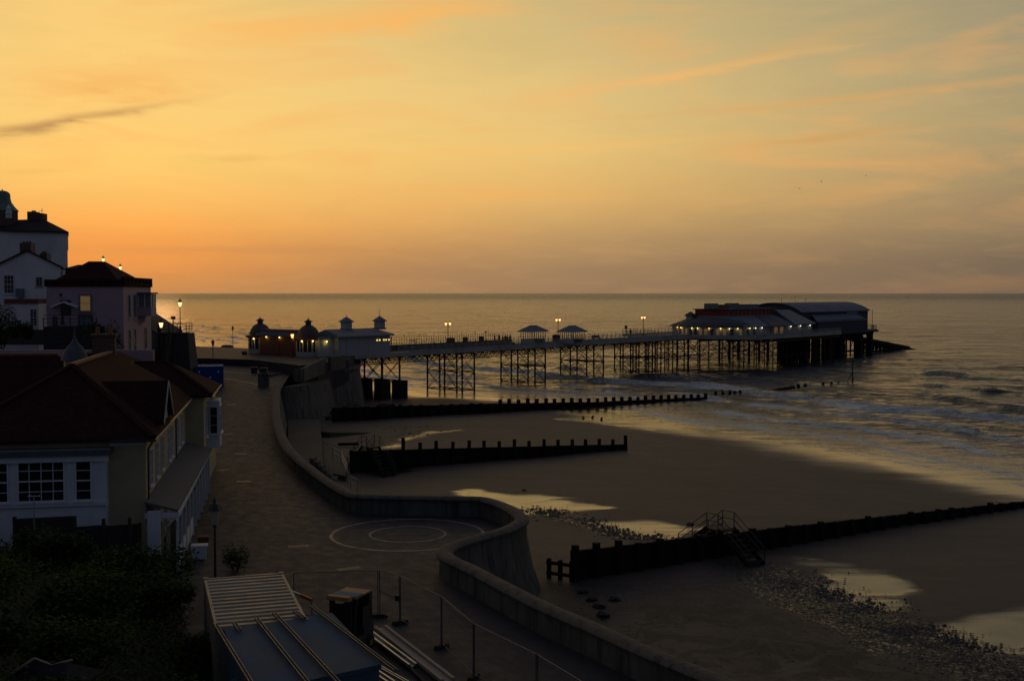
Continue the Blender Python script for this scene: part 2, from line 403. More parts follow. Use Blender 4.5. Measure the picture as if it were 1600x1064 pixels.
# ------------------------------------------------------------------ beach
def poly_sd(px, py, P):
    P = np.array(P); n = len(P); best = np.full(px.shape, 1e9); ins = np.zeros(px.shape, bool)
    for i in range(n):
        a = P[i]; b = P[(i + 1) % n]; d = b - a
        t = np.clip(((px - a[0]) * d[0] + (py - a[1]) * d[1]) / (d @ d + 1e-9), 0, 1)
        best = np.minimum(best, np.hypot(px - a[0] - t * d[0], py - a[1] - t * d[1]))
        cnd = ((a[1] > py) != (b[1] > py)) & (px < (b[0] - a[0]) * (py - a[1]) / (b[1] - a[1] + 1e-12) + a[0])
        ins ^= cnd
    return np.where(ins, best, -best)
def sst(a, b, x):
    t = np.clip((x - a) / (b - a), 0, 1); return t * t * (3 - 2 * t)
def vnoise(x, y, s, seed=0):
    """cheap smooth value noise"""
    g = np.random.default_rng(seed).random((256, 256)); x = x / s; y = y / s
    xi = np.floor(x).astype(int); yi = np.floor(y).astype(int); fx = x - xi; fy = y - yi
    fx = fx * fx * (3 - 2 * fx); fy = fy * fy * (3 - 2 * fy)
    a = g[xi % 256, yi % 256]; b = g[(xi + 1) % 256, yi % 256]; c2 = g[xi % 256, (yi + 1) % 256]; d = g[(xi + 1) % 256, (yi + 1) % 256]
    return (a * (1 - fx) + b * fx) * (1 - fy) + (c2 * (1 - fx) + d * fx) * fy
def fbm(x, y, s, o=4, seed=0):
    r = 0; k = .5; t = 0
    for i in range(o): r = r + k * vnoise(x, y, s / 2 ** i, seed + i); t += k; k *= .5
    return r / t
def grid_mesh(name, xs, ys, zf, m, attrs=None, smooth=True, XY=None):
    if XY is None: gx_, gy_ = np.meshgrid(xs, ys)
    else: gx_, gy_ = XY
    ny, nx = gx_.shape; z = zf(gx_, gy_)
    co = np.stack([gx_, gy_, z], -1).reshape(-1, 3).astype(np.float32)
    i = np.arange(nx - 1)[None, :] + nx * np.arange(ny - 1)[:, None]
    f = np.stack([i, i + 1, i + 1 + nx, i + nx], -1).reshape(-1, 4)
    me = bpy.data.meshes.new(name); me.vertices.add(len(co)); me.vertices.foreach_set('co', co.ravel())
    me.loops.add(f.size); me.loops.foreach_set('vertex_index', f.ravel().astype(np.int32))
    me.polygons.add(len(f)); me.polygons.foreach_set('loop_start', np.arange(0, f.size, 4, dtype=np.int32))
    me.polygons.foreach_set('loop_total', np.full(len(f), 4, np.int32))
    me.update(calc_edges=True)
    if smooth: me.polygons.foreach_set('use_smooth', np.ones(len(f), bool))
    for k, fn in (attrs or {}).items():
        a = me.attributes.new(k, 'FLOAT', 'POINT'); a.data.foreach_set('value', fn.reshape(-1).astype(np.float32))
    me.materials.append(m); o = bpy.data.objects.new(name, me); C.objects.link(o); return o
def wpoly(P): return [hit(a, b, zs)[:2] for a, b in P]
POOLS = [wpoly(p) for p in [
  [(1255, 868), (1300, 872), (1345, 876), (1385, 900), (1424, 930), (1420, 944), (1380, 945), (1330, 938), (1290, 930), (1272, 915), (1300, 905), (1296, 890), (1255, 880)],
  [(1440, 980), (1500, 962), (1560, 948), (1640, 945), (1700, 1000), (1640, 1030), (1540, 1020), (1470, 1005), (1400, 985)],
  [(700, 768), (745, 764), (800, 770), (860, 776), (905, 780), (860, 783), (800, 786), (760, 784)],
  [(790, 782), (880, 783), (955, 793), (900, 798), (860, 806), (815, 798)],
  [(900, 809), (1000, 809), (1060, 811), (1098, 822), (1070, 835), (1020, 845), (975, 842), (940, 828)],
  [(560, 735), (585, 712), (612, 696), (622, 698), (610, 706), (618, 716), (650, 740), (600, 745)],
  [(612, 697), (640, 684), (668, 674), (720, 668), (690, 676), (650, 688), (625, 700)],
  [(870, 655), (930, 650), (990, 663), (1060, 678), (1000, 672), (930, 662)],
]]
PK = [1.1, .95, 1.1, 1.35, 1.5, 1.3, .9, .8]
bx = np.concatenate([np.arange(-60, -30, .8), np.arange(-30, 62, .36), np.arange(62, 130, 2.0)])
by = np.concatenate([np.arange(12, 42, .7), np.arange(42, 140, .36), np.arange(140, 260, .7), np.arange(260, 700, 8)])
GX, GY = np.meshgrid(bx, by)
sdv = sdist(GX, GY)
wx = GX + (fbm(GX, GY, 4, 5, 3) - .5) * 3.4; wy = GY + (fbm(GX, GY, 4, 5, 9) - .5) * 3.4
wet = (1 - sst(1.0, 12.0, sdv + (fbm(GX, GY, 12, 4, 5) - .5) * 9))
pool = np.zeros_like(wet)
for P_, k_ in zip(POOLS, PK):
    sd_ = poly_sd(wx, wy, P_)
    pool = np.maximum(pool, sst(-1.1, .8, sd_) * k_)
holes = sst(.50, .60, fbm(GX * .22 + GY * .1, GY, 1.9, 4, 77))
pool = pool * (1 - holes * .45) * (.7 + .5 * fbm(GX * .5, GY, 5, 3, 41))
GS = GX + 0
# band of pebbles and weed that runs from the second steps to the lower right, plus the toe of the wall
BAND = [hit(*p, zs)[:2] for p in [(1165, 890), (1215, 905), (1290, 938), (1370, 975), (1440, 1005), (1520, 1035), (1640, 1075)]]
BAND2 = [hit(*p, zs)[:2] for p in [(838, 795), (870, 803), (905, 812), (945, 826), (985, 838), (1030, 842)]]
def band_d(x, y, P):
    best = np.full(x.shape, 1e9); P = np.array(P)
    for i in range(len(P) - 1):
        a, b = P[i], P[i + 1]; d = b - a; t = np.clip(((x - a[0]) * d[0] + (y - a[1]) * d[1]) / (d @ d), 0, 1)
        best = np.minimum(best, np.hypot(x - a[0] - t * d[0], y - a[1] - t * d[1]))
    return best
shg = fbm(GX, GY, 7, 4, 21)
stone = (1 - sst(.8, 3.6, band_d(wx, wy, BAND))) + .7 * (1 - sst(.6, 2.2, band_d(wx, wy, BAND2)))
bandm = stone + 0; nearm = (1 - sst(56, 70, GY + GX * .12)) * (1 - sst(14, 26, GX)); near = 1 - sst(62, 72, GY + GX * .12)                      # rougher, darker shingle below the sea wall
stone = np.clip(stone * 1.2 + near * (1 - sst(10, 24, GX)) * sst(.42, .62, shg) * .8, 0, 1)
def sand_z(x, y):
    z = sand_h(x, y) + (fbm(x, y, 9, 4, 31) - .5) * .22 * sst(0, 20, sdv) - pool * .06
    return z + stone * (vnoise(x, y, .5, 4) * .04)
m = bpy.data.materials.new('beach_sand'); m.use_nodes = True; t = NT(m.node_tree); p = t.nt.nodes['Principled BSDF']
def attr(t, n): a = t.n('ShaderNodeAttribute'); a.attribute_name = n; return a.outputs['Fac']
pos = t.n('ShaderNodeNewGeometry').outputs['Position']
nz = t.noise(pos, 1.2, 6, .6); nb = t.noise(pos, .12, 5, .55)
dry = t.ramp(nz, [(.3, (.098, .082, .066, 1)), (.7, (.128, .106, .085, 1))])
dry = t.mix(t.mr(nb, .35, .65, 0, .5), dry, (.078, .064, .052, 1))
qm = t.n('ShaderNodeMapping'); qm.inputs['Rotation'].default_value = (0, 0, R(-38)); qm.inputs['Scale'].default_value = (.10, .55, 1); t.L.new(pos, qm.inputs[0])
nst = t.noise(qm.outputs[0], 1.0, 6, .62, .6)
dry = t.mix(t.mr(nst, .48, .62, 0, .38), dry, (.058, .048, .040, 1))
nr = attr(t, 'near')
mot = t.noise(pos, .55, 7, .7, .8)
dry = t.mix(t.m('MULTIPLY', nr, t.mr(mot, .44, .54, 0, .9)), dry, (.022, .022, .022, 1))
dry = t.mix(t.m('MULTIPLY', nr, t.mr(t.noise(pos, .9, 7, .75), .56, .66, 0, .35)), dry, (.22, .185, .135, 1))
wetc = (.035, .027, .019, 1)
st = attr(t, 'stone'); stn = t.m('MULTIPLY', st, t.mr(t.noise(pos, 4.0, 4, .7), .35, .6))
col = t.mix(t.m('MAXIMUM', stn, t.m('MULTIPLY', attr(t, 'band'), .8)), dry, t.ramp(t.noise(pos, 9.0, 3, .7), [(.4, (.010, .012, .015, 1)), (.7, (.04, .04, .042, 1))]))
wt = attr(t, 'wet'); pl = t.m('MAXIMUM', attr(t, 'pool'), 0.0)
wmask = t.m('MAXIMUM', t.m('MULTIPLY', t.mr(t.m('ADD', wt, t.m('MULTIPLY', t.m('SUBTRACT', nst, .5), .9)), .15, .95), .9), t.m('MULTIPLY', t.mr(t.m('ADD', pl, t.m('MULTIPLY', t.m('SUBTRACT', nst, .5), 1.3)), .22, .80), .90))
wmask = t.m('MAXIMUM', wmask, t.m('MULTIPLY', t.mr(attr(t, 'band'), .1, .6), t.mr(t.noise(pos, 4.5, 5, .75), .52, .60, 0, .7)))
col = t.mix(wmask, col, wetc)
t.L.new(col, p.inputs['Base Color'])
rg = t.mr(wmask, 0, 1, .62, .12)
t.L.new(rg, p.inputs['Roughness']); p.inputs['IOR'].default_value = 1.36
t.L.new(t.mr(wmask, 0, 1, .25, .62), p.inputs['Specular IOR Level'])
bmp = t.n('ShaderNodeBump'); t.L.new(t.m('MULTIPLY', t.m('SUBTRACT', 1.0, wmask), .35), bmp.inputs['Strength']); bmp.inputs['Distance'].default_value = .08
t.L.new(t.noise(pos, 5, 6, .75), bmp.inputs['Height']); t.L.new(bmp.outputs[0], p.inputs['Normal'])
beach = grid_mesh('beach', None, None, sand_z, m, dict(wet=wet, pool=pool, stone=stone, near=nearm, band=bandm), XY=(GX, GY)); struct(beach)

# ------------------------------------------------------------------ sea
WAVES = [(34, .22, 62, 1), (19, .16, 48, 2), (11, .12, 78, 3), (6.5, .13, 40, 4), (4.2, .095, 95, 5), (2.8, .06, 55, 6)]
def sea_parts(x, y):
    s = -sdist(x, y)                                      # metres out from the water line
    z = np.zeros_like(x)
    dist = np.hypot(x, y)
    for L, A, dg, sd2 in WAVES:
        a = R(dg); k = 2 * math.pi / L
        ph = k * (x * math.cos(a) + y * math.sin(a)) + 5.5 * fbm(x, y, L * 2.6, 2, sd2)
        am = A * (.45 + 1.1 * vnoise(x, y, L * 3, sd2 + 50)) * np.clip(1 - dist / (L * 90), 0, 1)
        z += am * (1 - 2 * np.abs(np.sin(ph / 2)) ** .8 + .3)
    foam = np.zeros_like(x)
    shal = sst(0, 45, s)
    z *= .12 + .88 * shal
    # breakers, lines that follow the shore
    for (s0, amp, wid, seed, th) in [(8, .06, 1.0, 11, .30), (16, .22, 1.2, 12, .34), (27, .38, 1.5, 13, .34), (41, .70, 1.8, 14, .36), (58, .6, 2.0, 15, .48), (78, .8, 2.2, 16, .60), (104, .7, 3.0, 17, .62)]:
        ss = s0 + (fbm(x, y, 24, 5, seed) - .5) * 13
        g = s - ss
        al = fbm(x, y, 30, 3, seed + 30)
        kk = sst(th, th + .08, al) * (.45 + .9 * fbm(x, y, 7, 3, seed + 60))
        prof = np.where(g > 0, np.exp(-(g / (wid * 1.6)) ** 2), np.exp(-(g / (wid * .55)) ** 2))
        z += amp * kk * prof
        fr = np.exp(-((g + wid * .5) / (wid * .8)) ** 2) * kk * (1.0 if s0 < 45 else .35)
        tr = np.exp(-np.clip(g + wid, 0, 99) / 6.0) * (g > -wid) * kk * .34 * (1 if s0 < 45 else .15)
        trail = np.exp(-np.clip(-g, 0, 99) / 5.0) * (g < 0) * kk * .45 * (1 if s0 < 45 else .15)
        foam = np.maximum(foam, np.maximum(fr, np.maximum(tr, trail)))
    # thin edges of foam on the swash
    for e0, sd3 in ((.5, 91), (3.0, 92), (6.0, 93)):
        g = s - e0 - (fbm(x, y, 14, 4, sd3) - .5) * 4
        foam = np.maximum(foam, np.exp(-(g / .35) ** 2) * .75 * sst(.35, .6, vnoise(x, y, 6, sd3)))
    z += .02
    z = np.where(s < 3, np.minimum(z, .02 + .01 * np.clip(s, 0, 3)), z)
    return z, foam, s
ang = np.concatenate([np.linspace(-80, -30, 40), np.arange(-29.8, 33, .17), np.linspace(33.2, 80, 40)])
dd = [45.0]
while dd[-1] < 320: dd.append(dd[-1] + .42)
while dd[-1] < 60000: dd.append(dd[-1] * 1.012)
A_, D_ = np.meshgrid(np.radians(ang), np.array(dd))
SX, SY = np.sin(A_) * D_, np.cos(A_) * D_
sz, sf, ss_ = sea_parts(SX, SY)
# keep only what lies seaward (a few metres under the sand edge are enough)
m = bpy.data.materials.new('sea_water'); m.use_nodes = True; t = NT(m.node_tree); p = t.nt.nodes['Principled BSDF']
pos = t.n('ShaderNodeNewGeometry').outputs['Position']
def mapped(t, sc, rz=0):
    q = t.n('ShaderNodeMapping'); q.inputs['Scale'].default_value = sc; q.inputs['Rotation'].default_value = (0, 0, rz); t.L.new(pos, q.inputs[0]); return q.outputs[0]
v1 = mapped(t, (.35, .8, 1), R(10)); v2 = mapped(t, (1, 1.8, 1), R(-15)); v3 = mapped(t, (.022, .09, 1), R(4)); v4 = mapped(t, (.006, .030, 1), R(-3))
h = t.m('ADD', t.m('MULTIPLY', t.noise(v1, .55, 5, .6, .4), 1.0), t.m('MULTIPLY', t.noise(v2, 1.1, 4, .6), .28))
h = t.m('ADD', h, t.m('MULTIPLY', t.noise(v3, .9, 5, .65), 3.6)); h = t.m('ADD', h, t.m('MULTIPLY', t.noise(v4, .9, 5, .65), 9.0))
sh = attr(t, 'shore')
bmp = t.n('ShaderNodeBump'); t.L.new(t.mr(sh, 0, 30, .10, 1.0), bmp.inputs['Strength']); bmp.inputs['Distance'].default_value = 1.0
t.L.new(h, bmp.inputs['Height']); t.L.new(bmp.outputs[0], p.inputs['Normal'])
fo = attr(t, 'foam')
fq = t.n('ShaderNodeMapping'); fq.inputs['Rotation'].default_value = (0, 0, R(35)); fq.inputs['Scale'].default_value = (.7, 1.5, 1); t.L.new(pos, fq.inputs[0])
fn = t.noise(fq.outputs[0], 1.1, 8, .78, 1.6)
fm = t.mr(t.m('ADD', t.m('MULTIPLY', t.m('POWER', fo, .8), .74), t.m('MULTIPLY', t.m('SUBTRACT', fn, .5), 2.6)), .34, .62)
fm = t.m('MULTIPLY', fm, t.mr(fo, .03, .2))
wc = t.mix(t.mr(sh, 0, 22), (.085, .078, .062, 1), (.078, .088, .092, 1))
t.L.new(t.mix(fm, wc, (.80, .90, .90, 1)), p.inputs['Base Color'])
cdist = t.n('ShaderNodeVectorMath', operation='LENGTH'); t.L.new(pos, cdist.inputs[0])
t.L.new(t.m('MAXIMUM', t.mr(fm, 0, 1, .10, .8), t.mr(cdist.outputs['Value'], 120, 4000, .10, .32)), p.inputs['Roughness']); p.inputs['IOR'].default_value = 1.333
sea = grid_mesh('sea', None, None, lambda x, y: sz, m, dict(foam=sf, shore=ss_), XY=(SX, SY)); struct(sea)

# ------------------------------------------------------------------ promenade
m = bpy.data.materials.new('promenade_tarmac'); m.use_nodes = True; t = NT(m.node_tree); p = t.nt.nodes['Principled BSDF']
pos = t.n('ShaderNodeNewGeometry').outputs['Position']
n0 = t.noise(pos, .10, 6, .6, .3); n1_ = t.noise(pos, 1.5, 5, .7); n2_ = t.noise(pos, 30, 3, .7)
cc = t.ramp(n0, [(.3, (.038, .039, .046, 1)), (.5, (.049, .047, .053, 1)), (.7, (.043, .045, .053, 1))])
cc = t.mix(t.mr(n1_, .3, .7, 0, .35), cc, (.036, .038, .044, 1))
cc = t.mix(t.mr(t.noise(pos, .5, 3, .5, 1.5), .62, .66, 0, .25), cc, (.040, .036, .034, 1))
br = t.n('ShaderNodeTexBrick'); br.inputs['Scale'].default_value = .22; br.inputs['Mortar Size'].default_value = .006
br.inputs['Color1'].default_value = (.95, .95, .95, 1); br.inputs['Color2'].default_value = (1.08, 1.04, 1.02, 1); br.inputs['Mortar'].default_value = (.7, .7, .7, 1)
t.L.new(pos, br.inputs[0]); cc = t.mix(.08, cc, t.mix(1.0, cc, br.outputs[0], 'MULTIPLY'))
crk = t.n('ShaderNodeTexVoronoi', feature='DISTANCE_TO_EDGE'); crk.inputs['Scale'].default_value = .16; t.L.new(t.n('ShaderNodeVectorMath', operation='ADD').outputs[0], crk.inputs[0])
vv = crk.inputs[0].links[0].from_node; t.L.new(pos, vv.inputs[0]); nnn = t.n('ShaderNodeTexNoise'); nnn.inputs['Scale'].default_value = .7; t.L.new(pos, nnn.inputs[0]); t.L.new(nnn.outputs['Color'], vv.inputs[1])
cc = t.mix(t.mr(crk.outputs['Distance'], .0, .012, .5, 0), cc, (.025, .024, .024, 1))
t.L.new(cc, p.inputs['Base Color']); t.L.new(t.mr(n1_, .3, .7, .55, .8), p.inputs['Roughness']); p.inputs['Specular IOR Level'].default_value = .18
b_ = t.n('ShaderNodeBump'); b_.inputs['Strength'].default_value = .4; b_.inputs['Distance'].default_value = .02; t.L.new(n2_, b_.inputs['Height']); t.L.new(b_.outputs[0], p.inputs['Normal'])
M['tarmac'] = m
mb = MB()
xl = -90.0
for i in range(len(WS) - 1):
    a, b = WS[i], WS[i + 1]
    za, zb = zp(a.x, a.y), zp(b.x, b.y)
    mb.quad((xl, b.y, zb), (b.x, b.y, zb), (a.x, a.y, za), (xl, a.y, za))
yy = [WS[0].y + k * 4.0 for k in range(12)]
for k in range(11):
    a, b = yy[k], yy[k + 1]; xa = WS[0].x - (a - WS[0].y) * .12; xb = WS[0].x - (b - WS[0].y) * .12
    mb.quad((xl, a, zp(0, a)), (xa, a, zp(0, a)), (xb, b, zp(0, b)), (xl, b, zp(0, b)))
struct(mb.build('promenade', 'tarmac'))

# painted rings in the round bay, worn
m = bpy.data.materials.new('worn_road_paint'); m.use_nodes = True; t = NT(m.node_tree); p = t.nt.nodes['Principled BSDF']
pos = t.n('ShaderNodeNewGeometry').outputs['Position']
t.L.new(t.mix(t.mr(t.noise(pos, 2.2, 5, .7), .35, .62), (.080, .066, .052, 1), (.34, .28, .20, 1)), p.inputs['Base Color']); p.inputs['Roughness'].default_value = .6
M['paint'] = m
rc = at(637, 834, 3.5)
def ring(cx, cy, r, w, z, a0=0, a1=360, n=96, name='painted_ring'):
    mb = MB()
    for k in range(n):
        t0 = R(a0 + (a1 - a0) * k / n); t1 = R(a0 + (a1 - a0) * (k + 1) / n)
        mb.quad(*[(cx + rr * math.cos(tt), cy + rr * math.sin(tt), z) for rr, tt in ((r - w, t0), (r, t0), (r, t1), (r - w, t1))])
    return struct(mb.build(name, 'paint'))
ring(rc[0], rc[1], 2.22, .15, 3.504)
ring(rc[0], rc[1], 4.42, .20, 3.504)
M['faint'] = mat('faint_worn_paint', (.085, .070, .055), .7, .25, 4)
def patch(px, py, w, d, rot=0, m_='cover', name='manhole_cover'):
    x, y, z = hit(px, py, zp); mb = MB()
    cx, sx = math.cos(rot), math.sin(rot); f = MB()
    pts = [(x + a * cx - b * sx, y + a * sx + b * cx) for a, b in ((-w/2, -d/2), (w/2, -d/2), (w/2, d/2), (-w/2, d/2))]
    mb.prism(pts, [zp(*q) - .01 for q in pts], [zp(*q) + .006 for q in pts]); return mb.build(name, m_)
M['cover'] = mat('pale_cover_steel', (.105, .092, .08), .6, .2, 3)
for i, (a, b, ww, dd_, lb) in enumerate([(376, 709, 1.0, .5, 'far cover plate beside the middle of the promenade'), (381, 752, 1.0, .7, 'bright cover plate level with the bend of the wall'), (466, 853, 1.1, .6, 'pale cover plate left of the big painted ring'), (348, 734, 1.0, .4, 'faint cover plate near the yellow house'),
        (362, 632, 1.0, .8, 'farthest cover plate short of the blue container'), (545, 888, 1.2, .5, 'faint cover plate just beyond the mesh fence'), (357, 678, .9, .5, 'small cover plate below the far wing of the yellow house')]):
    tag(patch(a, b, ww, dd_, .1 * i), 'steel ' + lb, 'manhole cover', 'cover plates let into the promenade')
# faint curb lines on the slope up to the forecourt
def line_strip(p0, p1, w=.12, name='painted_line'):
    a = hit(*p0, zp); b = hit(*p1, zp); d = Vector((b[0] - a[0], b[1] - a[1])).normalized(); nn = Vector((-d.y, d.x)) * w / 2; mb = MB()
    for k in range(10):
        q = []
        for tt, sgn in ((k / 10, 1), ((k + 1) / 10, 1), ((k + 1) / 10, -1), (k / 10, -1)):
            x = a[0] + (b[0] - a[0]) * tt + nn.x * sgn; y = a[1] + (b[1] - a[1]) * tt + nn.y * sgn; q.append((x, y, zp(x, y) + .006))
        mb.quad(*q)
    return struct(mb.build(name, 'paint'))
line_strip((345, 580), (402, 585), .35); line_strip((352, 591), (405, 601), .28)

# ------------------------------------------------------------------ sea wall (one continuous wall with a rolled coping)
def sweep(P, prof_fn, name, m, parent=None, smooth=True):
    vs = []; n = None
    for i, q in enumerate(P):
        a = P[max(i - 1, 0)]; b = P[min(i + 1, len(P) - 1)]; d = (Vector((b[0], b[1])) - Vector((a[0], a[1]))).normalized()
        nn = Vector((-d.y, d.x))                          # line runs towards the camera: left-hand normal = seaward
        pr = prof_fn(q, i); n = len(pr)
        vs += [(q[0] + nn.x * o_, q[1] + nn.y * o_, z) for o_, z in pr]
    fs = [(i * n + k, i * n + k + 1, (i + 1) * n + k + 1, (i + 1) * n + k) for i in range(len(P) - 1) for k in range(n - 1)]
    fs += [tuple(range(n))[::-1], tuple((len(P) - 1) * n + k for k in range(n))]
    return MB().add(vs, fs).build(name, m, parent, smooth)
swall = thing('sea_wall', 'long curving concrete sea wall with rounded coping between promenade and beach', 'sea wall', (0, 0, 0))
gap0, gap1 = 23, 26
def prof_wall(q, i):
    z = zp(q[0], q[1]); T_ = z + WH - .18
    return [(-.26, z - .3), (-.24, T_), (.24, T_), (.30, z), (.62, z - 1.6), (1.5, -.6)]
def prof_cop(q, i):
    z = zp(q[0], q[1]) + WH - .18
    return [(-.40, z - .0), (-.43, z + .07), (-.36, z + .17), (-.18, z + .235), (.06, z + .25), (.28, z + .20), (.42, z + .08), (.40, z - .03), (.2, z - .05)]
sweep([tuple(v) for v in WS], prof_wall, 'wall', 'conc', swall)
sweep([tuple(v) for v in WS], prof_cop, 'coping', 'coping', swall)

# ------------------------------------------------------------------ groynes
def groyne(name, label, p0, p1, htop0, htop1, n, post_h, pw=.26, tw=.18, jag=.03, pm='wetwood', z_at=None, seed=1):
    """plank wall between driven posts; p0 near the wall, p1 seaward; height above sand"""
    rr = random.Random(seed)
    r = thing(name, label, 'groyne', (p0[0], p0[1], 0), math.atan2(p1[1] - p0[1], p1[0] - p0[0]), 'timber groynes across the beach')
    L = math.dist(p0, p1); c_, s_ = (p1[0] - p0[0]) / L, (p1[1] - p0[1]) / L
    def zz(s): return max(zs(p0[0] + c_ * s, p0[1] + s_ * s), -.05)
    seg = n - 1; mb = MB()
    for i in range(seg):
        a, b = L * i / seg, L * (i + 1) / seg; h0 = htop0 + (htop1 - htop0) * i / seg; h1 = htop0 + (htop1 - htop0) * (i + 1) / seg
        za, zb = zz(a), zz(b); k = max(3, int(max(h0, h1) / .3)); j = rr.uniform(-jag, jag)
        for q in range(k):
            f0, f1 = q / k, (q + 1) / k; off = rr.uniform(-.012, .012)
            x0 = a + .0; x1 = b
            A = [(x0, -tw / 2 + off, za - .5 * (q == 0) + h0 * f0 + .008), (x1, -tw / 2 + off, zb - .5 * (q == 0) + h1 * f0 + .008), (x1, tw / 2 + off, zb - .5 * (q == 0) + h1 * f0 + .008), (x0, tw / 2 + off, za - .5 * (q == 0) + h0 * f0 + .008)]
            jj = j if q == k - 1 else 0
            Bq = [(x0, -tw / 2 + off, za + h0 * f1 + jj), (x1, -tw / 2 + off, zb + h1 * f1 + jj * .3), (x1, tw / 2 + off, zb + h1 * f1 + jj * .3), (x0, tw / 2 + off, za + h0 * f1 + jj)]
            mb.add(A + Bq, [(0,3,2,1),(4,5,6,7),(0,1,5,4),(1,2,6,5),(2,3,7,6),(3,0,4,7)])
    mb.build('plank_wall', pm, r)
    for i in range(n):
        s = L * i / seg; h = htop0 + (htop1 - htop0) * i / seg; ph = h + post_h(i, n) + rr.uniform(-.05, .05)
        z = zz(s); mb = MB(); tl = rr.uniform(-.07, .07); sh_ = rr.uniform(-.05, .05); ph += rr.uniform(-.10, .08)
        y0 = -tw / 2 - pw * .55; mb.bar((s, y0, z - .6), (s + tl, y0 + sh_, z + ph), pw * rr.uniform(.9, 1.1), pw, (1, 0, 0))
        mb.build('post', pm, r)
    return r
def b2(px, py): return hit(px, py, zs)[:2]
g2 = groyne('beach_groyne', 'middle dark timber groyne with a row of tall square posts standing clear of its planks', b2(548, 738), b2(976, 703), 2.0, .62, 19, lambda i, n: 0.0 if i < 3 else .85 - .25 * i / n + (.35 if i in (18, 3) else 0), seed=3)
g1 = groyne('beach_groyne', 'farthest long timber groyne running out beside the pier to the waves', b2(520, 659), at(1100, 623, 0), 1.8, .30, 42, lambda i, n: .12 if i < 16 else .62, pw=.4, seed=4)
g3 = groyne('beach_groyne', 'nearest heavy timber groyne crossing to the right edge of the beach', b2(893, 908), b2(1615, 790), 1.75, .42, 30, lambda i, n: .38 if i < 3 else .14, pw=.32, tw=.24, seed=5)
# stub of the near groyne reaching the wall
a = b2(858, 903); b = b2(893, 908); r = thing('timber_barrier', 'low open timber barrier joining the nearest groyne to the sea wall', 'barrier', (a[0], a[1], zs(*a)), math.atan2(b[1] - a[1], b[0] - a[0]))
L = math.dist(a, b)
for i in range(3): MB().box(L * i / 2 - .1, L * i / 2 + .1, -.1, .1, -.4, 1.15).build('post', 'wetwood', r)
MB().box(-.1, L + .1, -.17, -.102, .85, 1.05).box(-.1, L + .1, -.17, -.102, .25, .45).build('rail', 'wetwood', r)
# row of worn stumps beyond the far groyne and a few in the wet sand
def stump(px, py, h, w, label, g='worn stumps of old groyne posts in the shallows'):
    x, y = at(px, py, 0); rr = random.Random(int(px * 7 + py)); mb = MB()
    mb.bar((0, 0, -1.2), (rr.uniform(-.06, .06), 0, h * .6), w, w, (1, 0, 0)); mb.bar((0, 0, h * .5), (rr.uniform(-.12, .12), 0, h), w * .8, w * .7, (1, 0, 0))
    o = mb.build('groyne_stump', 'wetwood'); o.location = (x, y, 0); tag(o, label, 'post', g); return o
ST = [(1118, 616, .55), (1129, 616, .5), (1140, 615, .55), (1148, 614, .35), (1156, 614, .5), (1169, 612, .6), (1240, 607, .45), (1247, 604, .55), (1258, 602, .3), (1286, 600, .3), (1299, 600, .35), (1310, 599, .3)]
for i, (a_, b_2, h_) in enumerate(ST):
    stump(a_, b_2, h_, .5, ['first', 'second', 'third', 'fourth', 'fifth', 'sixth', 'seventh', 'eighth', 'ninth', 'tenth', 'eleventh', 'twelfth'][i] + ' worn dark stump counting seaward from the end of the far groyne')
for i, (a_, b_2) in enumerate([(911, 655), (926, 654), (940, 657)]):
    stump(a_, b_2, .45, .3, ['left', 'middle', 'right'][i] + ' one of three short stumps in the wet sand below the far groyne', 'three stumps at the edge of the wet sand')
# drifted low plank lying in the shallows
x, y = at(1200, 611, 0); x2, y2 = at(1236, 608, 0)
o = MB().bar((0, 0, .05), (x2 - x, y2 - y, .3), .4, .35).build('groyne_plank', 'wetwood'); o.location = (x, y, 0); tag(o, 'low dark plank of the old groyne awash beyond its end stumps', 'plank')
# marker post with raking stay
x, y = at(1332, 598, 0); r = thing('marker_post', 'tall thin marker post with a raking stay standing in the sea', 'marker post', (x, y, 0))
k = 140 / 1800.
MB().tube((0, 0, -1.5), (0, 0, 5.0), .17, 8, .10).build('post', 'iron', r)
MB().bar((-1.45, 0, -.5), (0, 0, 2.1), .14).build('stay', 'iron', r)

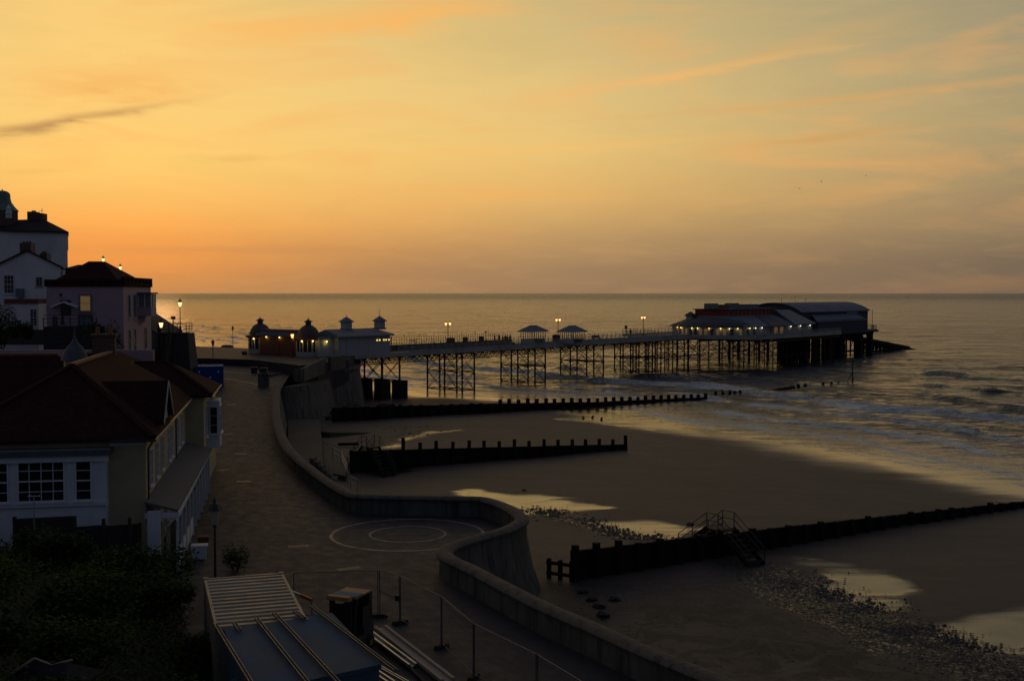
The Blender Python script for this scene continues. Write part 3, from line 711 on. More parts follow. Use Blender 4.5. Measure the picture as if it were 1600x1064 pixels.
# steps over groynes
def over_steps(label, px, py, g, s, hh, wdt=1.2, run=2.6, rail_m='iron'):
    """timber stair up one face, landing over the planks, stair down the other"""
    gx, gy = g.location.x, g.location.y; an = g.rotation_euler.z
    x, y = gx + math.cos(an) * s, gy + math.sin(an) * s
    r = thing('beach_steps', label, 'steps', (x, y, zs(x, y)), an, 'timber steps over the groynes')
    n = 7
    for sg, nm in ((-1, 'near'), (1, 'far')):
        mb = MB()
        for i in range(n):
            yy = sg * (.55 + run * (n - 1 - i) / n); zz = hh * (i + 1) / n
            mb.box(-wdt / 2, wdt / 2, min(yy, yy + sg * .34), max(yy, yy + sg * .34), zz - .07, zz)
        mb.build('flight', 'wetwood', r)
        mb = MB()
        for xs in (-wdt / 2 - .05, wdt / 2 + .05): mb.bar((xs, sg * (.5 + run), .0), (xs, sg * .5, hh), .08, .3)
        mb.build('stringer', 'wetwood', r)
        for xs in (-wdt / 2 - .1, wdt / 2 + .1):
            mb = MB()
            for hr in (1.0, .55): mb.tube((xs, sg * (.5 + run), hr), (xs, sg * .5, hh + hr), .028, 6)
            for q in (0, .5, 1): mb.tube((xs, sg * (.5 + run * (1 - q)), hh * q - .1), (xs, sg * (.5 + run * (1 - q)), hh * q + 1.0), .032, 6)
            mb.build('handrail', rail_m, r)
    MB().box(-wdt / 2 - .08, wdt / 2 + .08, -.55, .55, hh - .05, hh + .03).build('landing', 'drywood', r)
    for xs in (-wdt / 2 - .1, wdt / 2 + .1):
        mb = MB()
        for hr in (1.0, .55): mb.tube((xs, -.5, hh + hr), (xs, .5, hh + hr), .028, 6)
        mb.build('landing_rail', rail_m, r)
    return r
def s_on(g, px):
    an = g.rotation_euler.z; lo, hi = -5, 90
    for _ in range(50):
        mm = (lo + hi) / 2; x = g.location.x + math.cos(an) * mm; y = g.location.y + math.sin(an) * mm
        if 800 + F * x / y < px: lo = mm
        else: hi = mm
    return lo
over_steps('railed steps crossing the nearest groyne beside the pebble band', 0, 0, g3, s_on(g3, 1128), 1.8, 1.2, 2.6)
over_steps('railed steps crossing the landward end of the middle groyne', 0, 0, g2, s_on(g2, 578), 2.25, 1.1, 3.2)

# ------------------------------------------------------------------ pebbles and wrack (uncountable)
def pebbles(n, seed):
    rr = np.random.default_rng(seed); V = []; Fc = []; cnt = 0
    base = [(1,0,0),(-1,0,0),(0,1,0),(0,-1,0),(0,0,1),(0,0,-1)]
    fb = [(0,2,4),(2,1,4),(1,3,4),(3,0,4),(2,0,5),(1,2,5),(3,1,5),(0,3,5)]
    P = []
    def along(B, k, wd):
        for _ in range(k):
            i = rr.integers(0, len(B) - 1); t_ = rr.random(); a = B[i]; b = B[i + 1]
            P.append((a[0] + (b[0] - a[0]) * t_ + rr.normal() * wd, a[1] + (b[1] - a[1]) * t_ + rr.normal() * wd, 1))
    along(BAND, int(n * .68), 1.25); along(BAND2, int(n * .12), .8)
    for _ in range(int(n * .2)):
        y = rr.uniform(38, 62); x = rr.uniform(2, 24)
        if fbm(np.array([x]), np.array([y]), 6, 3, 21)[0] > .45: P.append((x, y, .7))
    for _ in range(160):
        a = hit(rr.uniform(600, 670), rr.uniform(664, 682), zs); P.append((a[0] + rr.normal() * 1.5, a[1] + rr.normal(), .8))
    P = np.array(P); z = sand_h(P[:, 0], P[:, 1]) + (fbm(P[:, 0], P[:, 1], 9, 4, 31) - .5) * .22 * sst(0, 20, sdist(P[:, 0], P[:, 1]))
    for (x, y, k), zz in zip(P, z):
        zz -= .012; s = (.032 + .10 * rr.random() ** 4) * k * (1.0 if y < 90 else 2); a = rr.uniform(0, 6.28); ca, sa = math.cos(a), math.sin(a); sx, sy, s3 = s * rr.uniform(.8, 1.7), s * rr.uniform(.7, 1.1), s * rr.uniform(.3, .55)
        for bx_, by_, bz_ in base:
            X_, Y_ = bx_ * sx, by_ * sy; V.append((x + X_ * ca - Y_ * sa, y + X_ * sa + Y_ * ca, zz + s3 * .3 + bz_ * s3))
        Fc += [tuple(q + cnt for q in f_) for f_ in fb]; cnt += 6
    o = MB().add(V, Fc).build('pebbles', 'rock'); tag(o, 'dark pebbles and flints scattered in a band over the wet sand', 'pebbles', kind='stuff')
pebbles(24000, 5)

# ------------------------------------------------------------------ the pier
PA = R(50.8); PC, PS = math.cos(PA), math.sin(PA); P0 = (-25.5, 176.5); DZ = 7.55
def pw(s, w): return (P0[0] + s * PC - w * PS, P0[1] + s * PS + w * PC)
def ppx(s, w):  # column of a pier point
    x, y = pw(s, w); return 800 + F * x / y
def s_for(px, w):
    lo, hi = -60, 300
    for _ in range(50):
        mm = (lo + hi) / 2
        if ppx(mm, w) < px: lo = mm
        else: hi = mm
    return lo
pier = thing('pier', 'long iron pleasure pier on lattice legs reaching out over the surf', 'pier', (P0[0], P0[1], 0), PA)
PWID = 8.8; HX0 = 104.; HX1 = 152.; HN = -14.2; HF = 21.
deckpoly = [(-1, 0), (HX0, 0), (HX0 + 3.5, HN), (HX1, HN), (HX1, HF), (HX0 + 3.5, HF), (HX0, PWID), (-1, PWID)]
MB().prism(deckpoly, DZ - .16, DZ).build('deck', 'deck', pier)
mb = MB()
for i in range(len(deckpoly)):
    a = deckpoly[i]; b = deckpoly[(i + 1) % len(deckpoly)]
    mb.bar((a[0], a[1], DZ - .27), (b[0], b[1], DZ - .27), .10, .58)
mb.build('fascia', 'pierpaint', pier)
# lattice girders
def lattice(mb, s0, s1, w_, z0, z1, pitch=1.25, t=.09):
    mb.bar((s0, w_, z1), (s1, w_, z1), .16, .14); mb.bar((s0, w_, z0), (s1, w_, z0), .16, .14)
    n = int((s1 - s0) / pitch)
    for i in range(n):
        a, b = s0 + (s1 - s0) * i / n, s0 + (s1 - s0) * (i + 1) / n
        mb.bar((a, w_ - .03, z0), (b, w_ - .03, z1), t, .05); mb.bar((a, w_ + .03, z1), (b, w_ + .03, z0), t, .05)
for w_ in (.3, PWID / 2, PWID - .3):
    mb = MB(); lattice(mb, -1, HX0, w_, DZ - 1.55, DZ - .62); mb.build('lattice_girder', 'rust', pier)
mb = MB()
for i in range(36): s = 1 + i * 2.9; mb.bar((s, .3, DZ - .68), (s, PWID - .3, DZ - .68), .12, .3)
mb.build('cross_beam', 'rust', pier)
# legs in bents of three, two bents to a tower
NEARPX = [(597, 624), (722, 741), (836, 852), (928, 943), (1011, 1024)]
legw = [.3, PWID / 2, PWID - .3]
leg_me = {}
def leg(s, w_, zb, r_=.15):
    mb = MB(); mb.tube((s, w_, zb), (s, w_, DZ - .75), r_, 8)
    for z in (zb + .1, (zb + DZ) / 2, DZ - 1.2): mb.tube((s, w_, z), (s, w_, z + .22), r_ + .07, 8)
    return mb.build('leg', 'rust', pier)
def xbr(mb, a, b, z0, z1, t=.05):
    mb.tube((*a, z0), (*b, z1), t, 5); mb.tube((*a, z1), (*b, z0), t, 5)
for gi, (pa, pb) in enumerate(NEARPX):
    sa, sb = s_for(pa, .3), s_for(pb, .3)
    zb = 3.0 if gi == 0 else -1.5
    for s in (sa, sb):
        for w_ in legw: leg(s, w_, zb)
    zt = DZ - 1.3; lo = zb if gi == 0 else .25; zm = [lo + .12, zt] if gi == 0 else [.45, 3.6, zt]
    mb = MB()
    for q in range(len(zm) - 1):
        for s in (sa, sb):
            for k in (0, 1): xbr(mb, (s, legw[k]), (s, legw[k + 1]), zm[q], zm[q + 1])
        for w_ in legw: xbr(mb, (sa, w_), (sb, w_), zm[q], zm[q + 1])
    for z in zm[:-1]:
        for s in (sa, sb): mb.bar((s, legw[0], z), (s, legw[2], z), .12, .16)
        for w_ in legw: mb.bar((sa, w_, z), (sb, w_, z), .10, .14)
    mb.build('cross_bracing', 'rust', pier)
    if gi == 0:
        for s in (sa, sb):
            for w_ in legw: MB().prism([(s - 1.05, w_ - .8), (s + 1.05, w_ - .8), (s + 1.0, w_ + .8), (s - 1.0, w_ + .8)], .1, 3.1).build('pedestal', 'wetwood', pier)
# many piles below the pier head
rr = random.Random(11)
piles = []
for i, s in enumerate(np.linspace(88, 108, 5)):
    for w_ in (.3, PWID / 2, PWID - .3): piles.append((s, w_, .15))
for i, s in enumerate(np.linspace(109.5, 150, 9)):
    for w_ in (-13, -4.5, 4.5, 13): piles.append((s + rr.uniform(-.3, .3), w_, .13 if i < 6 else .30))
for s, w_, r_ in piles: leg(s, w_, -1.5, r_)
mb = MB()
for s in np.linspace(88, 108, 5): mb.bar((s, .3, 3.2), (s, PWID - .3, 3.2), .12, .16); xbr(mb, (s, .3), (s, PWID / 2), 3.2, 6.3); xbr(mb, (s, PWID / 2), (s, PWID - .3), .6, 3.2)
SS = list(np.linspace(109.5, 150, 9)); WW = (-13, -4.5, 4.5, 13)
for i, s in enumerate(SS):
    for z in (2.0, 4.4): mb.bar((s, -13, z), (s, 13, z), .08, .12)
    for k in range(3):
        xbr(mb, (s, WW[k]), (s, WW[k + 1]), 1.2, 6.0, .05)
for w_ in WW:
    mb.bar((109.5, w_, 3.0), (150, w_, 3.0), .08, .12)
    for k in range(8): xbr(mb, (SS[k], w_), (SS[k + 1], w_), 1.0, 6.2, .05)
mb.build('cross_bracing', 'rust', pier)
mb = MB()
for s in SS: mb.bar((s, HN + .3, DZ - .8), (s, HF - .3, DZ - .8), .3, .45)
for w_ in np.linspace(HN + .5, HF - .5, 6): mb.bar((HX0 + 3.5, w_, DZ - 1.1), (HX1, w_, DZ - 1.1), .3, .4)
mb.build('head_beam', 'rust', pier)
# railings
def railing(pts, name='railing', m='pierpaint', h=1.1, step=1.6, parent=pier, z0=DZ, rails=(1.1, .75, .4), r_=.028, fine=False):
    mb = MB()
    for i in range(len(pts) - 1):
        a, b = Vector(pts[i]), Vector(pts[i + 1]); L = (b - a).length; n = max(1, round(L / step))
        za = a.z if len(a) > 2 else z0; zb = b.z if len(b) > 2 else z0
        for k in range(n + 1):
            q = a.lerp(b, k / n); z = za + (zb - za) * k / n; mb.bar((q.x, q.y, z), (q.x, q.y, z + h), .07, .07, (1, 0, 0))
        for rh in rails: mb.tube((a.x, a.y, za + rh), (b.x, b.y, zb + rh), r_, 5)
        if fine:
            for k in range(int(L / .3)):
                q = a.lerp(b, k / int(L / .3)); mb.bar((q.x, q.y, z0 + .4), (q.x, q.y, z0 + 1.1), .025, .025, (1, 0, 0))
    return mb.build(name, m, parent)
railing([(11.5, .08), (HX0, .08), (HX0 + 3.5, HN + .08), (HX1 - .1, HN + .08)], fine=True)
railing([(-1, PWID - .08), (HX0, PWID - .08), (HX0 + 3.5, HF - .08), (HX1 - .1, HF - .08)])
# solid lower kick boards on the near side
mb = MB(); mb.bar((14, .16, DZ + .22), (HX0, .16, DZ + .22), .05, .40); mb.bar((HX0 + 3.5, HN + .16, DZ + .28), (HX1, HN + .16, DZ + .28), .05, .5); mb.build('kick_board', 'pierpaint', pier)
# spiky wind screen on the far side near the shore
mb = MB()
for k in range(60):
    s = 10 + k * .62; h = 2.1 + (.5 if k % 6 == 0 else 0); mb.bar((s, PWID - .5, DZ), (s, PWID - .5, DZ + h), .06, .05, (1, 0, 0))
for z in (.5, 1.6): mb.bar((10, PWID - .5, DZ + z), (47, PWID - .5, DZ + z), .05)
wsn = thing('wind_screen', 'spiky upright fence along the far edge of the pier beyond the long white building', 'fence', (P0[0], P0[1], 0), PA)
mb.build('palings', 'green', wsn)
mb = MB(); mb.box(12, 48, PWID - 3.3, PWID - 2.6, DZ, DZ + .45); mb.box(12, 48, PWID - 2.6, PWID - 2.5, DZ, DZ + .95)
o = mb.build('long_bench', 'drywood', None); o.location = (P0[0], P0[1], 0); o.rotation_euler = (0, 0, PA); tag(o, 'long plain bench along the deck in front of the spiky screen', 'bench')

def pthing(name, label, cat, px, py, group=None, drot=0, z=DZ):
    x, y = at(px, py, z); return thing(name, label, cat, (x, y, z), PA + drot, group)
# shelters on the deck
def shelter(label, px, py, w_=4.6):
    r = pthing('pier_shelter', label, 'shelter', px, py, 'hipped roofed shelters on the pier deck')
    hw, hd = w_ / 2, 1.5
    MB().box(-hw + .15, hw - .15, -hd + .15, hd - .15, 0, .85).build('base_panel', 'pierwall', r)
    for a in np.linspace(-hw + .2, hw - .2, 7): MB().box(a - .06, a + .06, -hd + .12, -hd + .22, .85, 2.25).build('post', 'pierwall', r)
    for a in np.linspace(-hw + .2, hw - .2, 7): MB().box(a - .06, a + .06, hd - .22, hd - .12, .85, 2.25).build('post', 'pierwall', r)
    MB().hip(-hw - .35, hw + .35, -hd - .45, hd + .45, 2.3, 3.35, -hw * .45, hw * .45, -.25, .25, .1).build('roof', 'pierroof', r)
    MB().box(-hw * .42, hw * .42, -.2, .2, 3.33, 3.45).build('ridge', 'pierroof', r)
    MB().box(-1.2, 1.2, -hd - .35, -hd + .05, .35, .45).box(-1.2, 1.2, -hd - .02, -hd + .06, .45, .9).build('bench', 'darkgrey', r)
    return r
shelter('left one of the two pier shelters with a pale half height side wall', 833, 536)
shelter('right one of the two pier shelters standing beside a twin lamp', 894, 536.5)

# lamps
def twin_lamp(label, px, py, h=4.3, lit='lamp_o'):
    r = pthing('twin_lamp', label, 'lamp post', px, py, 'twin headed lamps along the pier')
    MB().tube((0, 0, 0), (0, 0, h - .5), .09, 8, .05).lathe(0, 0, [(.16, 0), (.16, .5), (.09, .6)], 8).build('post', 'iron', r)
    MB().bar((-.55, 0, h - .55), (.55, 0, h - .55), .05).bar((-.5, 0, h - .55), (0, 0, h - .9), .04).bar((.5, 0, h - .55), (0, 0, h - .9), .04).build('arm', 'iron', r)
    for sx in (-.55, .55):
        l = MB().lathe(sx, 0, [(.10, h - .5), (.21, h - .1), (.19, h - .02)], 8).build('lantern', lit, r)
        MB().lathe(sx, 0, [(.24, h - .02), (.14, h + .12), (.03, h + .22)], 8).build('cap', 'iron', l)
    return r
twin_lamp('twin headed lamp glowing nearest the long white building on the pier', 700, 541)
twin_lamp('twin headed lamp glowing between the two pier shelters', 872, 532, 4.4)
twin_lamp('twin headed lamp glowing farthest out before the theatre', 1005, 525.5, 4.4)
def street_lamp(label, x, y, z, h, lit=None, group='black iron street lamps', sz=1.0, arm=False, cat='street lamp'):
    r = thing('street_lamp', label, cat, (x, y, z), 0, group)
    MB().tube((0, 0, 0), (0, 0, h - .62 * sz), .065, 8, .045).lathe(0, 0, [(.14, 0), (.14, .7), (.09, .85), (.07, 1.0)], 8).lathe(0, 0, [(.06, h - .7 * sz), (.11, h - .66 * sz), (.05, h - .6 * sz)], 8).build('post', 'iron', r)
    if arm: MB().bar((-.35, 0, h * .52), (.35, 0, h * .52), .05).build('ladder_bar', 'iron', r)
    l = MB().lathe(0, 0, [(.10 * sz, h - .6 * sz), (.21 * sz, h - .16 * sz), (.20 * sz, h - .14 * sz)], 6 if sz == 1 else 8).build('lantern', lit or 'lampoff', r)
    MB().lathe(0, 0, [(.25 * sz, h - .14 * sz), (.15 * sz, h + .06 * sz), (.05 * sz, h + .12 * sz), (.05 * sz, h + .17 * sz), (.02 * sz, h + .26 * sz)], 6 if sz == 1 else 8).build('cap', 'iron', l)
    return r
x, y = at(332, 948, 3.5)
y0_ = 49.0; x0_ = (332 - 800) / F * y0_
zt = atY(332, 786, y0_)[1]
street_lamp('black iron street lamp with frosted lantern beside the veranda of the yellow house', x0_, y0_, 3.5, zt - 3.5 - .1, None, sz=1.35)

# ------------------------------------------------------------------ people (skin-grown bodies)
def skin_mesh(joints, edges, name, sub=1):
    me = bpy.data.meshes.new(name); me.from_pydata([j[0] for j in joints], edges, []); o = bpy.data.objects.new(name, me); C.objects.link(o)
    sk = o.modifiers.new('s', 'SKIN'); sk.use_smooth_shade = True
    if sub: o.modifiers.new('u', 'SUBSURF').levels = sub
    for i, j in enumerate(joints): me.skin_vertices[0].data[i].radius = (j[1], j[1] * (j[2] if len(j) > 2 else 1))
    me.skin_vertices[0].data[0].use_root = True
    dg = bpy.context.evaluated_depsgraph_get(); dg.update()
    nm = bpy.data.meshes.new_from_object(o.evaluated_get(dg)); nm.name = name; nm.materials.clear()
    bpy.data.objects.remove(o); return nm
def person(label, loc, rz, stride=.0, jacket='dk', legs='dk', sit=False, group=None, scale=1.0, lean=0.0):
    r = thing('person', label, 'person', loc, rz, group); r.scale = (scale,) * 3
    sF = .25 * stride
    J = [((0, 0, .95), .13, .75), ((0, lean * .3, 1.15), .12, .75), ((0, lean * .6, 1.38), .14, .7), ((0, lean, 1.50), .055), ((0, lean + .02, 1.60), .08, 1.1), ((0, lean + .02, 1.72), .07, 1.1),
         ((-.10, 0, .88), .085), ((-.11, -sF * .6, .48), .06), ((-.11, -sF, .08), .042), ((-.11, -sF + .16, .03), .035),
         ((.10, 0, .88), .085), ((.11, sF * .7, .48), .06), ((.11, sF, .08), .042), ((.11, sF + .16, .03), .035),
         ((-.19, lean * .6, 1.40), .055), ((-.24, -.02 + sF * .3, 1.12), .042), ((-.23, .08 + sF * .5, .88), .03), ((-.23, .10 + sF * .5, .80), .028),
         ((.19, lean * .6, 1.40), .055), ((.24, -.02 - sF * .3, 1.12), .042), ((.23, .08 - sF * .5, .88), .03), ((.23, .10 - sF * .5, .80), .028)]
    E_ = [(0,1),(1,2),(2,3),(3,4),(4,5),(0,6),(6,7),(7,8),(8,9),(0,10),(10,11),(11,12),(12,13),(2,14),(14,15),(15,16),(16,17),(2,18),(18,19),(19,20),(20,21)]
    me = skin_mesh(J, E_, 'body'); me.materials.append(M['skin']); b = bpy.data.objects.new('body', me); C.objects.link(b); b.parent = r
    def sub_(idx, g, name, m):
        mp = {k: i for i, k in enumerate(idx)}
        jj = [(J[k][0], J[k][1] + g, *(J[k][2:])) for k in idx]; ee = [(mp[a], mp[b_]) for a, b_ in E_ if a in mp and b_ in mp]
        mm = skin_mesh(jj, ee, name); mm.materials.append(M[m]); o = bpy.data.objects.new(name, mm); C.objects.link(o); o.parent = r
    sub_([0, 1, 2, 14, 15, 16, 18, 19, 20], .022, 'jacket', jacket)
    sub_([0, 6, 7, 8, 10, 11, 12], .018, 'trousers', legs)
    MB().lathe(0, lean, [(.05, 1.60), (.10, 1.64), (.105, 1.72), (.07, 1.80), (.01, 1.82)], 10).build('hair', 'hair', r, True)
    return r
PPL = [(773, 536, .6, 'dk', 'dk', 'person in dark clothes at the left end of the group walking on the pier'), (780, 537, .8, 'gr', 'dk', 'person in a grey jacket, second from the left in the pier group'),
       (785.5, 537.5, .4, 'dk', 'gr', 'person in black jacket and grey trousers in the middle of the pier group'), (789.5, 537.2, .7, 'rd', 'dk', 'person in a dull red jacket in the pier group'),
       (792.5, 537, .5, 'dk', 'dk', 'dark clothed person next to the one in blue on the pier'), (797, 536.6, .9, 'bl', 'dk', 'person in a bright blue jacket at the right end of the pier group')]
for i, (a_, b_2, s_, j_, l_, lb) in enumerate(PPL):
    x, y = at(a_, b_2, DZ); person(lb, (x, y, DZ), PA - R(90) + (.4 if i % 2 else -.3), s_, j_, l_, group='people walking on the pier')
for i, (a_, b_2, lb) in enumerate([(985, 526, 'person in dark clothes standing left of the farthest twin lamp'), (1105, 526, 'left one of two dark figures below the theatre lights'), (1111, 526.3, 'right one of two dark figures below the theatre lights')]):
    if a_ < 1000: x, y = at(a_, b_2, DZ)
    else: x, y = pw(s_for(a_, -2 if i == 1 else -3), -2 if i == 1 else -3)
    person(lb, (x, y, DZ), PA + R(70 * i), .3, ['dk', 'rd', 'dk'][i], 'dk', group='people farther out on the pier')
# small furniture on the deck
def bin_(label, px, py, w_=.7, h=1.25, m='darkgrey', z=DZ):
    r = pthing('litter_bin', label, 'litter bin', px, py, 'dark litter bins on the pier', z=z)
    MB().box(-w_/2, w_/2, -w_/2, w_/2, .08, h).build('body', m, r); MB().hip(-w_/2 - .05, w_/2 + .05, -w_/2 - .05, w_/2 + .05, h + .02, h + .2, -.1, .1, -.1, .1, .04).build('lid', m, r)
bin_('dark bin standing at the foot of the first twin lamp on the pier', 704, 540, 1.1, 1.3)
bin_('small dark bin halfway between the first twin lamp and the walkers', 727, 538.5)
bin_('dark bin just left of the group of walkers on the pier', 752, 537)
bin_('dark bin under the middle twin lamp beside the right shelter', 869, 533.5, 1.1)
r = pthing('notice_board', 'dark round headed notice on a post near the farthest twin lamp', 'sign', 978, 526)
MB().bar((0, 0, 0), (0, 0, 1.8), .1, .1, (1, 0, 0)).build('post', 'iron', r); MB().lathe(0, 0, [(.1, 1.7), (.34, 1.95), (.34, 2.3), (.1, 2.5)], 10).build('head', 'iron', r)
r = pthing('deck_bench', 'low dark bench on the pier right of the right shelter', 'bench', 932, 531)
MB().box(-1.4, 1.4, -.25, .25, .4, .5).build('seat', 'darkgrey', r); MB().box(-1.4, 1.4, .2, .28, .5, .95).build('backrest', 'darkgrey', r)
for q in (-1.2, 1.2): MB().box(q - .05, q + .05, -.2, .2, 0, .4).build('leg', 'darkgrey', r)
r = pthing('flag_post', 'short thin post with a crossbar on the pier left of the walkers', 'post', 759, 538)
MB().bar((0, 0, 0), (0, 0, 2.3), .07, .07, (1, 0, 0)).build('post', 'iron', r); MB().box(-.3, .3, -.03, .03, 2.2, 2.4).build('crossbar', 'iron', r)

# ------------------------------------------------------------------ long white building by the shore end of the pier
def bulb(parent, p, m='lamp_y', r_=.11, en=0, col=(1, .7, .2)):
    o = MB().lathe(p[0], p[1], [(.02, p[2] - r_), (r_, p[2] - .3 * r_), (r_, p[2] + .3 * r_), (.02, p[2] + r_)], 8).build('wall_lamp', m, parent)
    if en:
        l = bpy.data.lights.new('lamp_light', 'POINT'); l.energy = en; l.color = col; l.shadow_soft_size = .12
        lo = bpy.data.objects.new('lamp_light', l); C.objects.link(lo); lo.parent = o; lo.location = (p[0], p[1], p[2] - .05)
    return o
def ploc(px, py, z):
    x, y = at(px, py, z); x -= P0[0]; y -= P0[1]; return x * PC + y * PS, -x * PS + y * PC
hall = thing('pier_hall', 'long low white building with two roof cupolas at the shore end of the pier', 'building', (P0[0], P0[1], 0), PA)
hs0, hs1, hw0, hw1 = -1.4, s_for(618, .2), .15, 5.6
EZ = DZ + 3.05
MB().prism([(hs0, hw0), (hs1 - 1.3, hw0), (hs1, hw0 + 1.3), (hs1, hw1), (hs0, hw1)], DZ + .003, EZ).build('wall', 'pierwall', hall)
MB().box(-4.4, hs0 - .003, 1.0, hw1 - 1.2, DZ + .003, EZ - .35).build('porch_wall', 'pierwall', hall)
MB().box(-4.6, hs0 - .21, .6, hw1 - 1, EZ - .347, EZ - .12).build('porch_roof', 'pierroof', hall)
mb = MB(); rx0, rx1, ry0, ry1 = hs0 - .2, hs1 + .6, hw0 - .5, hw1 + .5; my = (ry0 + ry1) / 2
mb.add([(rx0, ry0, EZ), (rx1 - 1.4, ry0, EZ), (rx1, ry0 + 1.4, EZ), (rx1, ry1, EZ), (rx0, ry1, EZ), (rx0, my, EZ + 1.0), (rx1 - 3, my, EZ + 1.0),
        (rx0, ry0, EZ - .2), (rx1 - 1.4, ry0, EZ - .2), (rx1, ry0 + 1.4, EZ - .2), (rx1, ry1, EZ - .2), (rx0, ry1, EZ - .2)],
       [(0, 1, 6, 5), (1, 2, 6), (2, 3, 6), (3, 4, 5, 6), (4, 0, 5), (7, 8, 1, 0), (8, 9, 2, 1), (9, 10, 3, 2), (10, 11, 4, 3), (11, 7, 0, 4), (11, 10, 9, 8, 7)])
mb.build('roof', 'palepier', hall)
for k, cpx in enumerate((541, 593)):
    s = s_for(cpx, my); z0 = EZ + .75
    cu = MB().box(s - .62, s + .62, my - .62, my + .62, z0, z0 + 1.35).build('cupola', 'pierwall', hall)
    MB().box(s - .75, s + .75, my - .75, my + .75, z0, z0 + .28).build('cupola_base', 'pierroof', cu)
    MB().hip(s - .88, s + .88, my - .88, my + .88, z0 + 1.38, z0 + 2.15, s - .05, s + .05, my - .05, my + .05, .08).build('cupola_roof', 'pierroof', cu)
    MB().tube((s, my, z0 + 2.1), (s, my, z0 + (3.3 if k else 2.5)), .03, 5).build('finial', 'iron', cu)
for px in (588, 592, 598.5, 602, 606.5, 617.5):
    if px < 610: s = s_for(px, hw0); pane_only(hall, (s, hw0, EZ - .95), XP, YN, .30, .24, 'lamp_dim', 'lit_window')
pane_only(hall, (s_for(610, .15), hw0, DZ + .2), XP, YN, .28, 2.5, 'pierroof', 'corner_board')
for px in (530, 540.5, 560, 575): pane_only(hall, (s_for(px, .15), hw0, DZ + .1), XP, YN, .10, 2.6, 'pierpaint', 'cover_strip', .04)
# middle link roof between the kiosks
link = thing('pier_gatehouse', 'dark roofed red brown gatehouse range between the two domed kiosks', 'building', (P0[0], P0[1], 0), PA)
k1 = ploc(407, 552, DZ); k2 = ploc(482, 557, DZ)
ksh = .3
MB().box(k1[0] - 1.4, k1[0] + .9, k2[1] + 1.6, k1[1] - 1.6, DZ + .003, DZ + 2.9).build('wall', 'redbrown', link)
MB().box(k1[0] - 1.9, k1[0] + 1.2, k2[1] + 1.2, k1[1] - 1.2, DZ + 2.95, DZ + 3.35).box(k1[0] - 1.2, k1[0] + 1.0, k2[1] + 1.3, k1[1] - 1.3, DZ + 3.35, DZ + 3.95).build('roof', 'pierroof', link)
MB().box(k1[0] - 1.3, k1[0] - 1.22, k2[1] + 1.4, k1[1] - 1.4, DZ + 3.7, DZ + 3.9).build('ridge_board', 'red', link)
for i, q in enumerate((.18, .5, .82)):
    bulb(link, (k1[0] - 1.55, k1[1] - 1.6 - (k1[1] - k2[1] - 3.2) * q, DZ + 2.75), 'lamp_y', .11, 9)
for i, q in enumerate((.3, .66)):
    pane_only(link, (k1[0] - 1.4, k1[1] - 2.2 - (k1[1] - k2[1] - 3.6) * q, DZ + .1), YN, XN, 1.3, 2.2, 'redbrown', 'door', .06)
def kiosk(label, k, lit):
    x, y = pw(*k); r = thing('kiosk', label, 'kiosk', (x, y, DZ), PA + R(22.5), 'domed octagonal kiosks at the pier entrance')
    rr_ = 1.95; n8 = 8
    MB().lathe(0, 0, [(rr_, .003), (rr_, .75)], 8).build('plinth', 'pierwall', r)
    MB().lathe(0, 0, [(rr_ - .18, .75), (rr_ - .18, 2.5)], 8).build('glazing', 'glass', r)
    for i in range(8):
        a = i * math.pi / 4; MB().bar((math.cos(a) * (rr_ - .1), math.sin(a) * (rr_ - .1), .75), (math.cos(a) * (rr_ - .1), math.sin(a) * (rr_ - .1), 2.5), .18, .18, (1, 0, 0)).build('post', 'pierwall', r)
        a += math.pi / 8; q = (rr_ - .17) * math.cos(math.pi / 8); MB().bar((math.cos(a) * q, math.sin(a) * q, .75), (math.cos(a) * q, math.sin(a) * q, 2.5), .07, .07, (1, 0, 0)).build('glazing_bar', 'wood_white', r)
    MB().lathe(0, 0, [(rr_ + .02, 2.5), (rr_ + .42, 2.62), (rr_ + .45, 2.85), (rr_ + .1, 2.95)], 8).build('cornice', 'redbrown', r)
    MB().lathe(0, 0, [(1.68, 2.95), (1.66, 3.35), (1.52, 3.8), (1.25, 4.25), (.85, 4.6), (.52, 4.75)], 24).build('dome', 'dome', r, True)
    lt = MB().lathe(0, 0, [(.45, 4.7), (.45, 5.25)], 8).build('roof_lantern', 'dome', r)
    MB().lathe(0, 0, [(.72, 5.22), (.68, 5.32), (.25, 5.55), (.06, 5.7), (.03, 6.0)], 8).build('lantern_cap', 'iron', lt)
    for i in lit:
        a = i * math.pi / 4; bulb(r, (math.cos(a) * (rr_ + .22), math.sin(a) * (rr_ + .22), 2.42), 'lamp_y', .13, 18)
    return r
kiosk('left domed kiosk at the pier entrance, its lamps lit under the cornice', k1, (4, 5))
kiosk('right domed kiosk at the pier entrance, joined to the long white building', k2, (4, 5, 6))
bulb(hall, (-3.2, .72, EZ - .75), 'lamp_y', .13, 20)
# glowing lamp before the entrance
x, y = at(457, 564, 7.0); street_lamp('lit iron lamp with a glowing orange lantern before the pier entrance', x, y, 7.0, 4.2, 'lamp_o', sz=1.2)

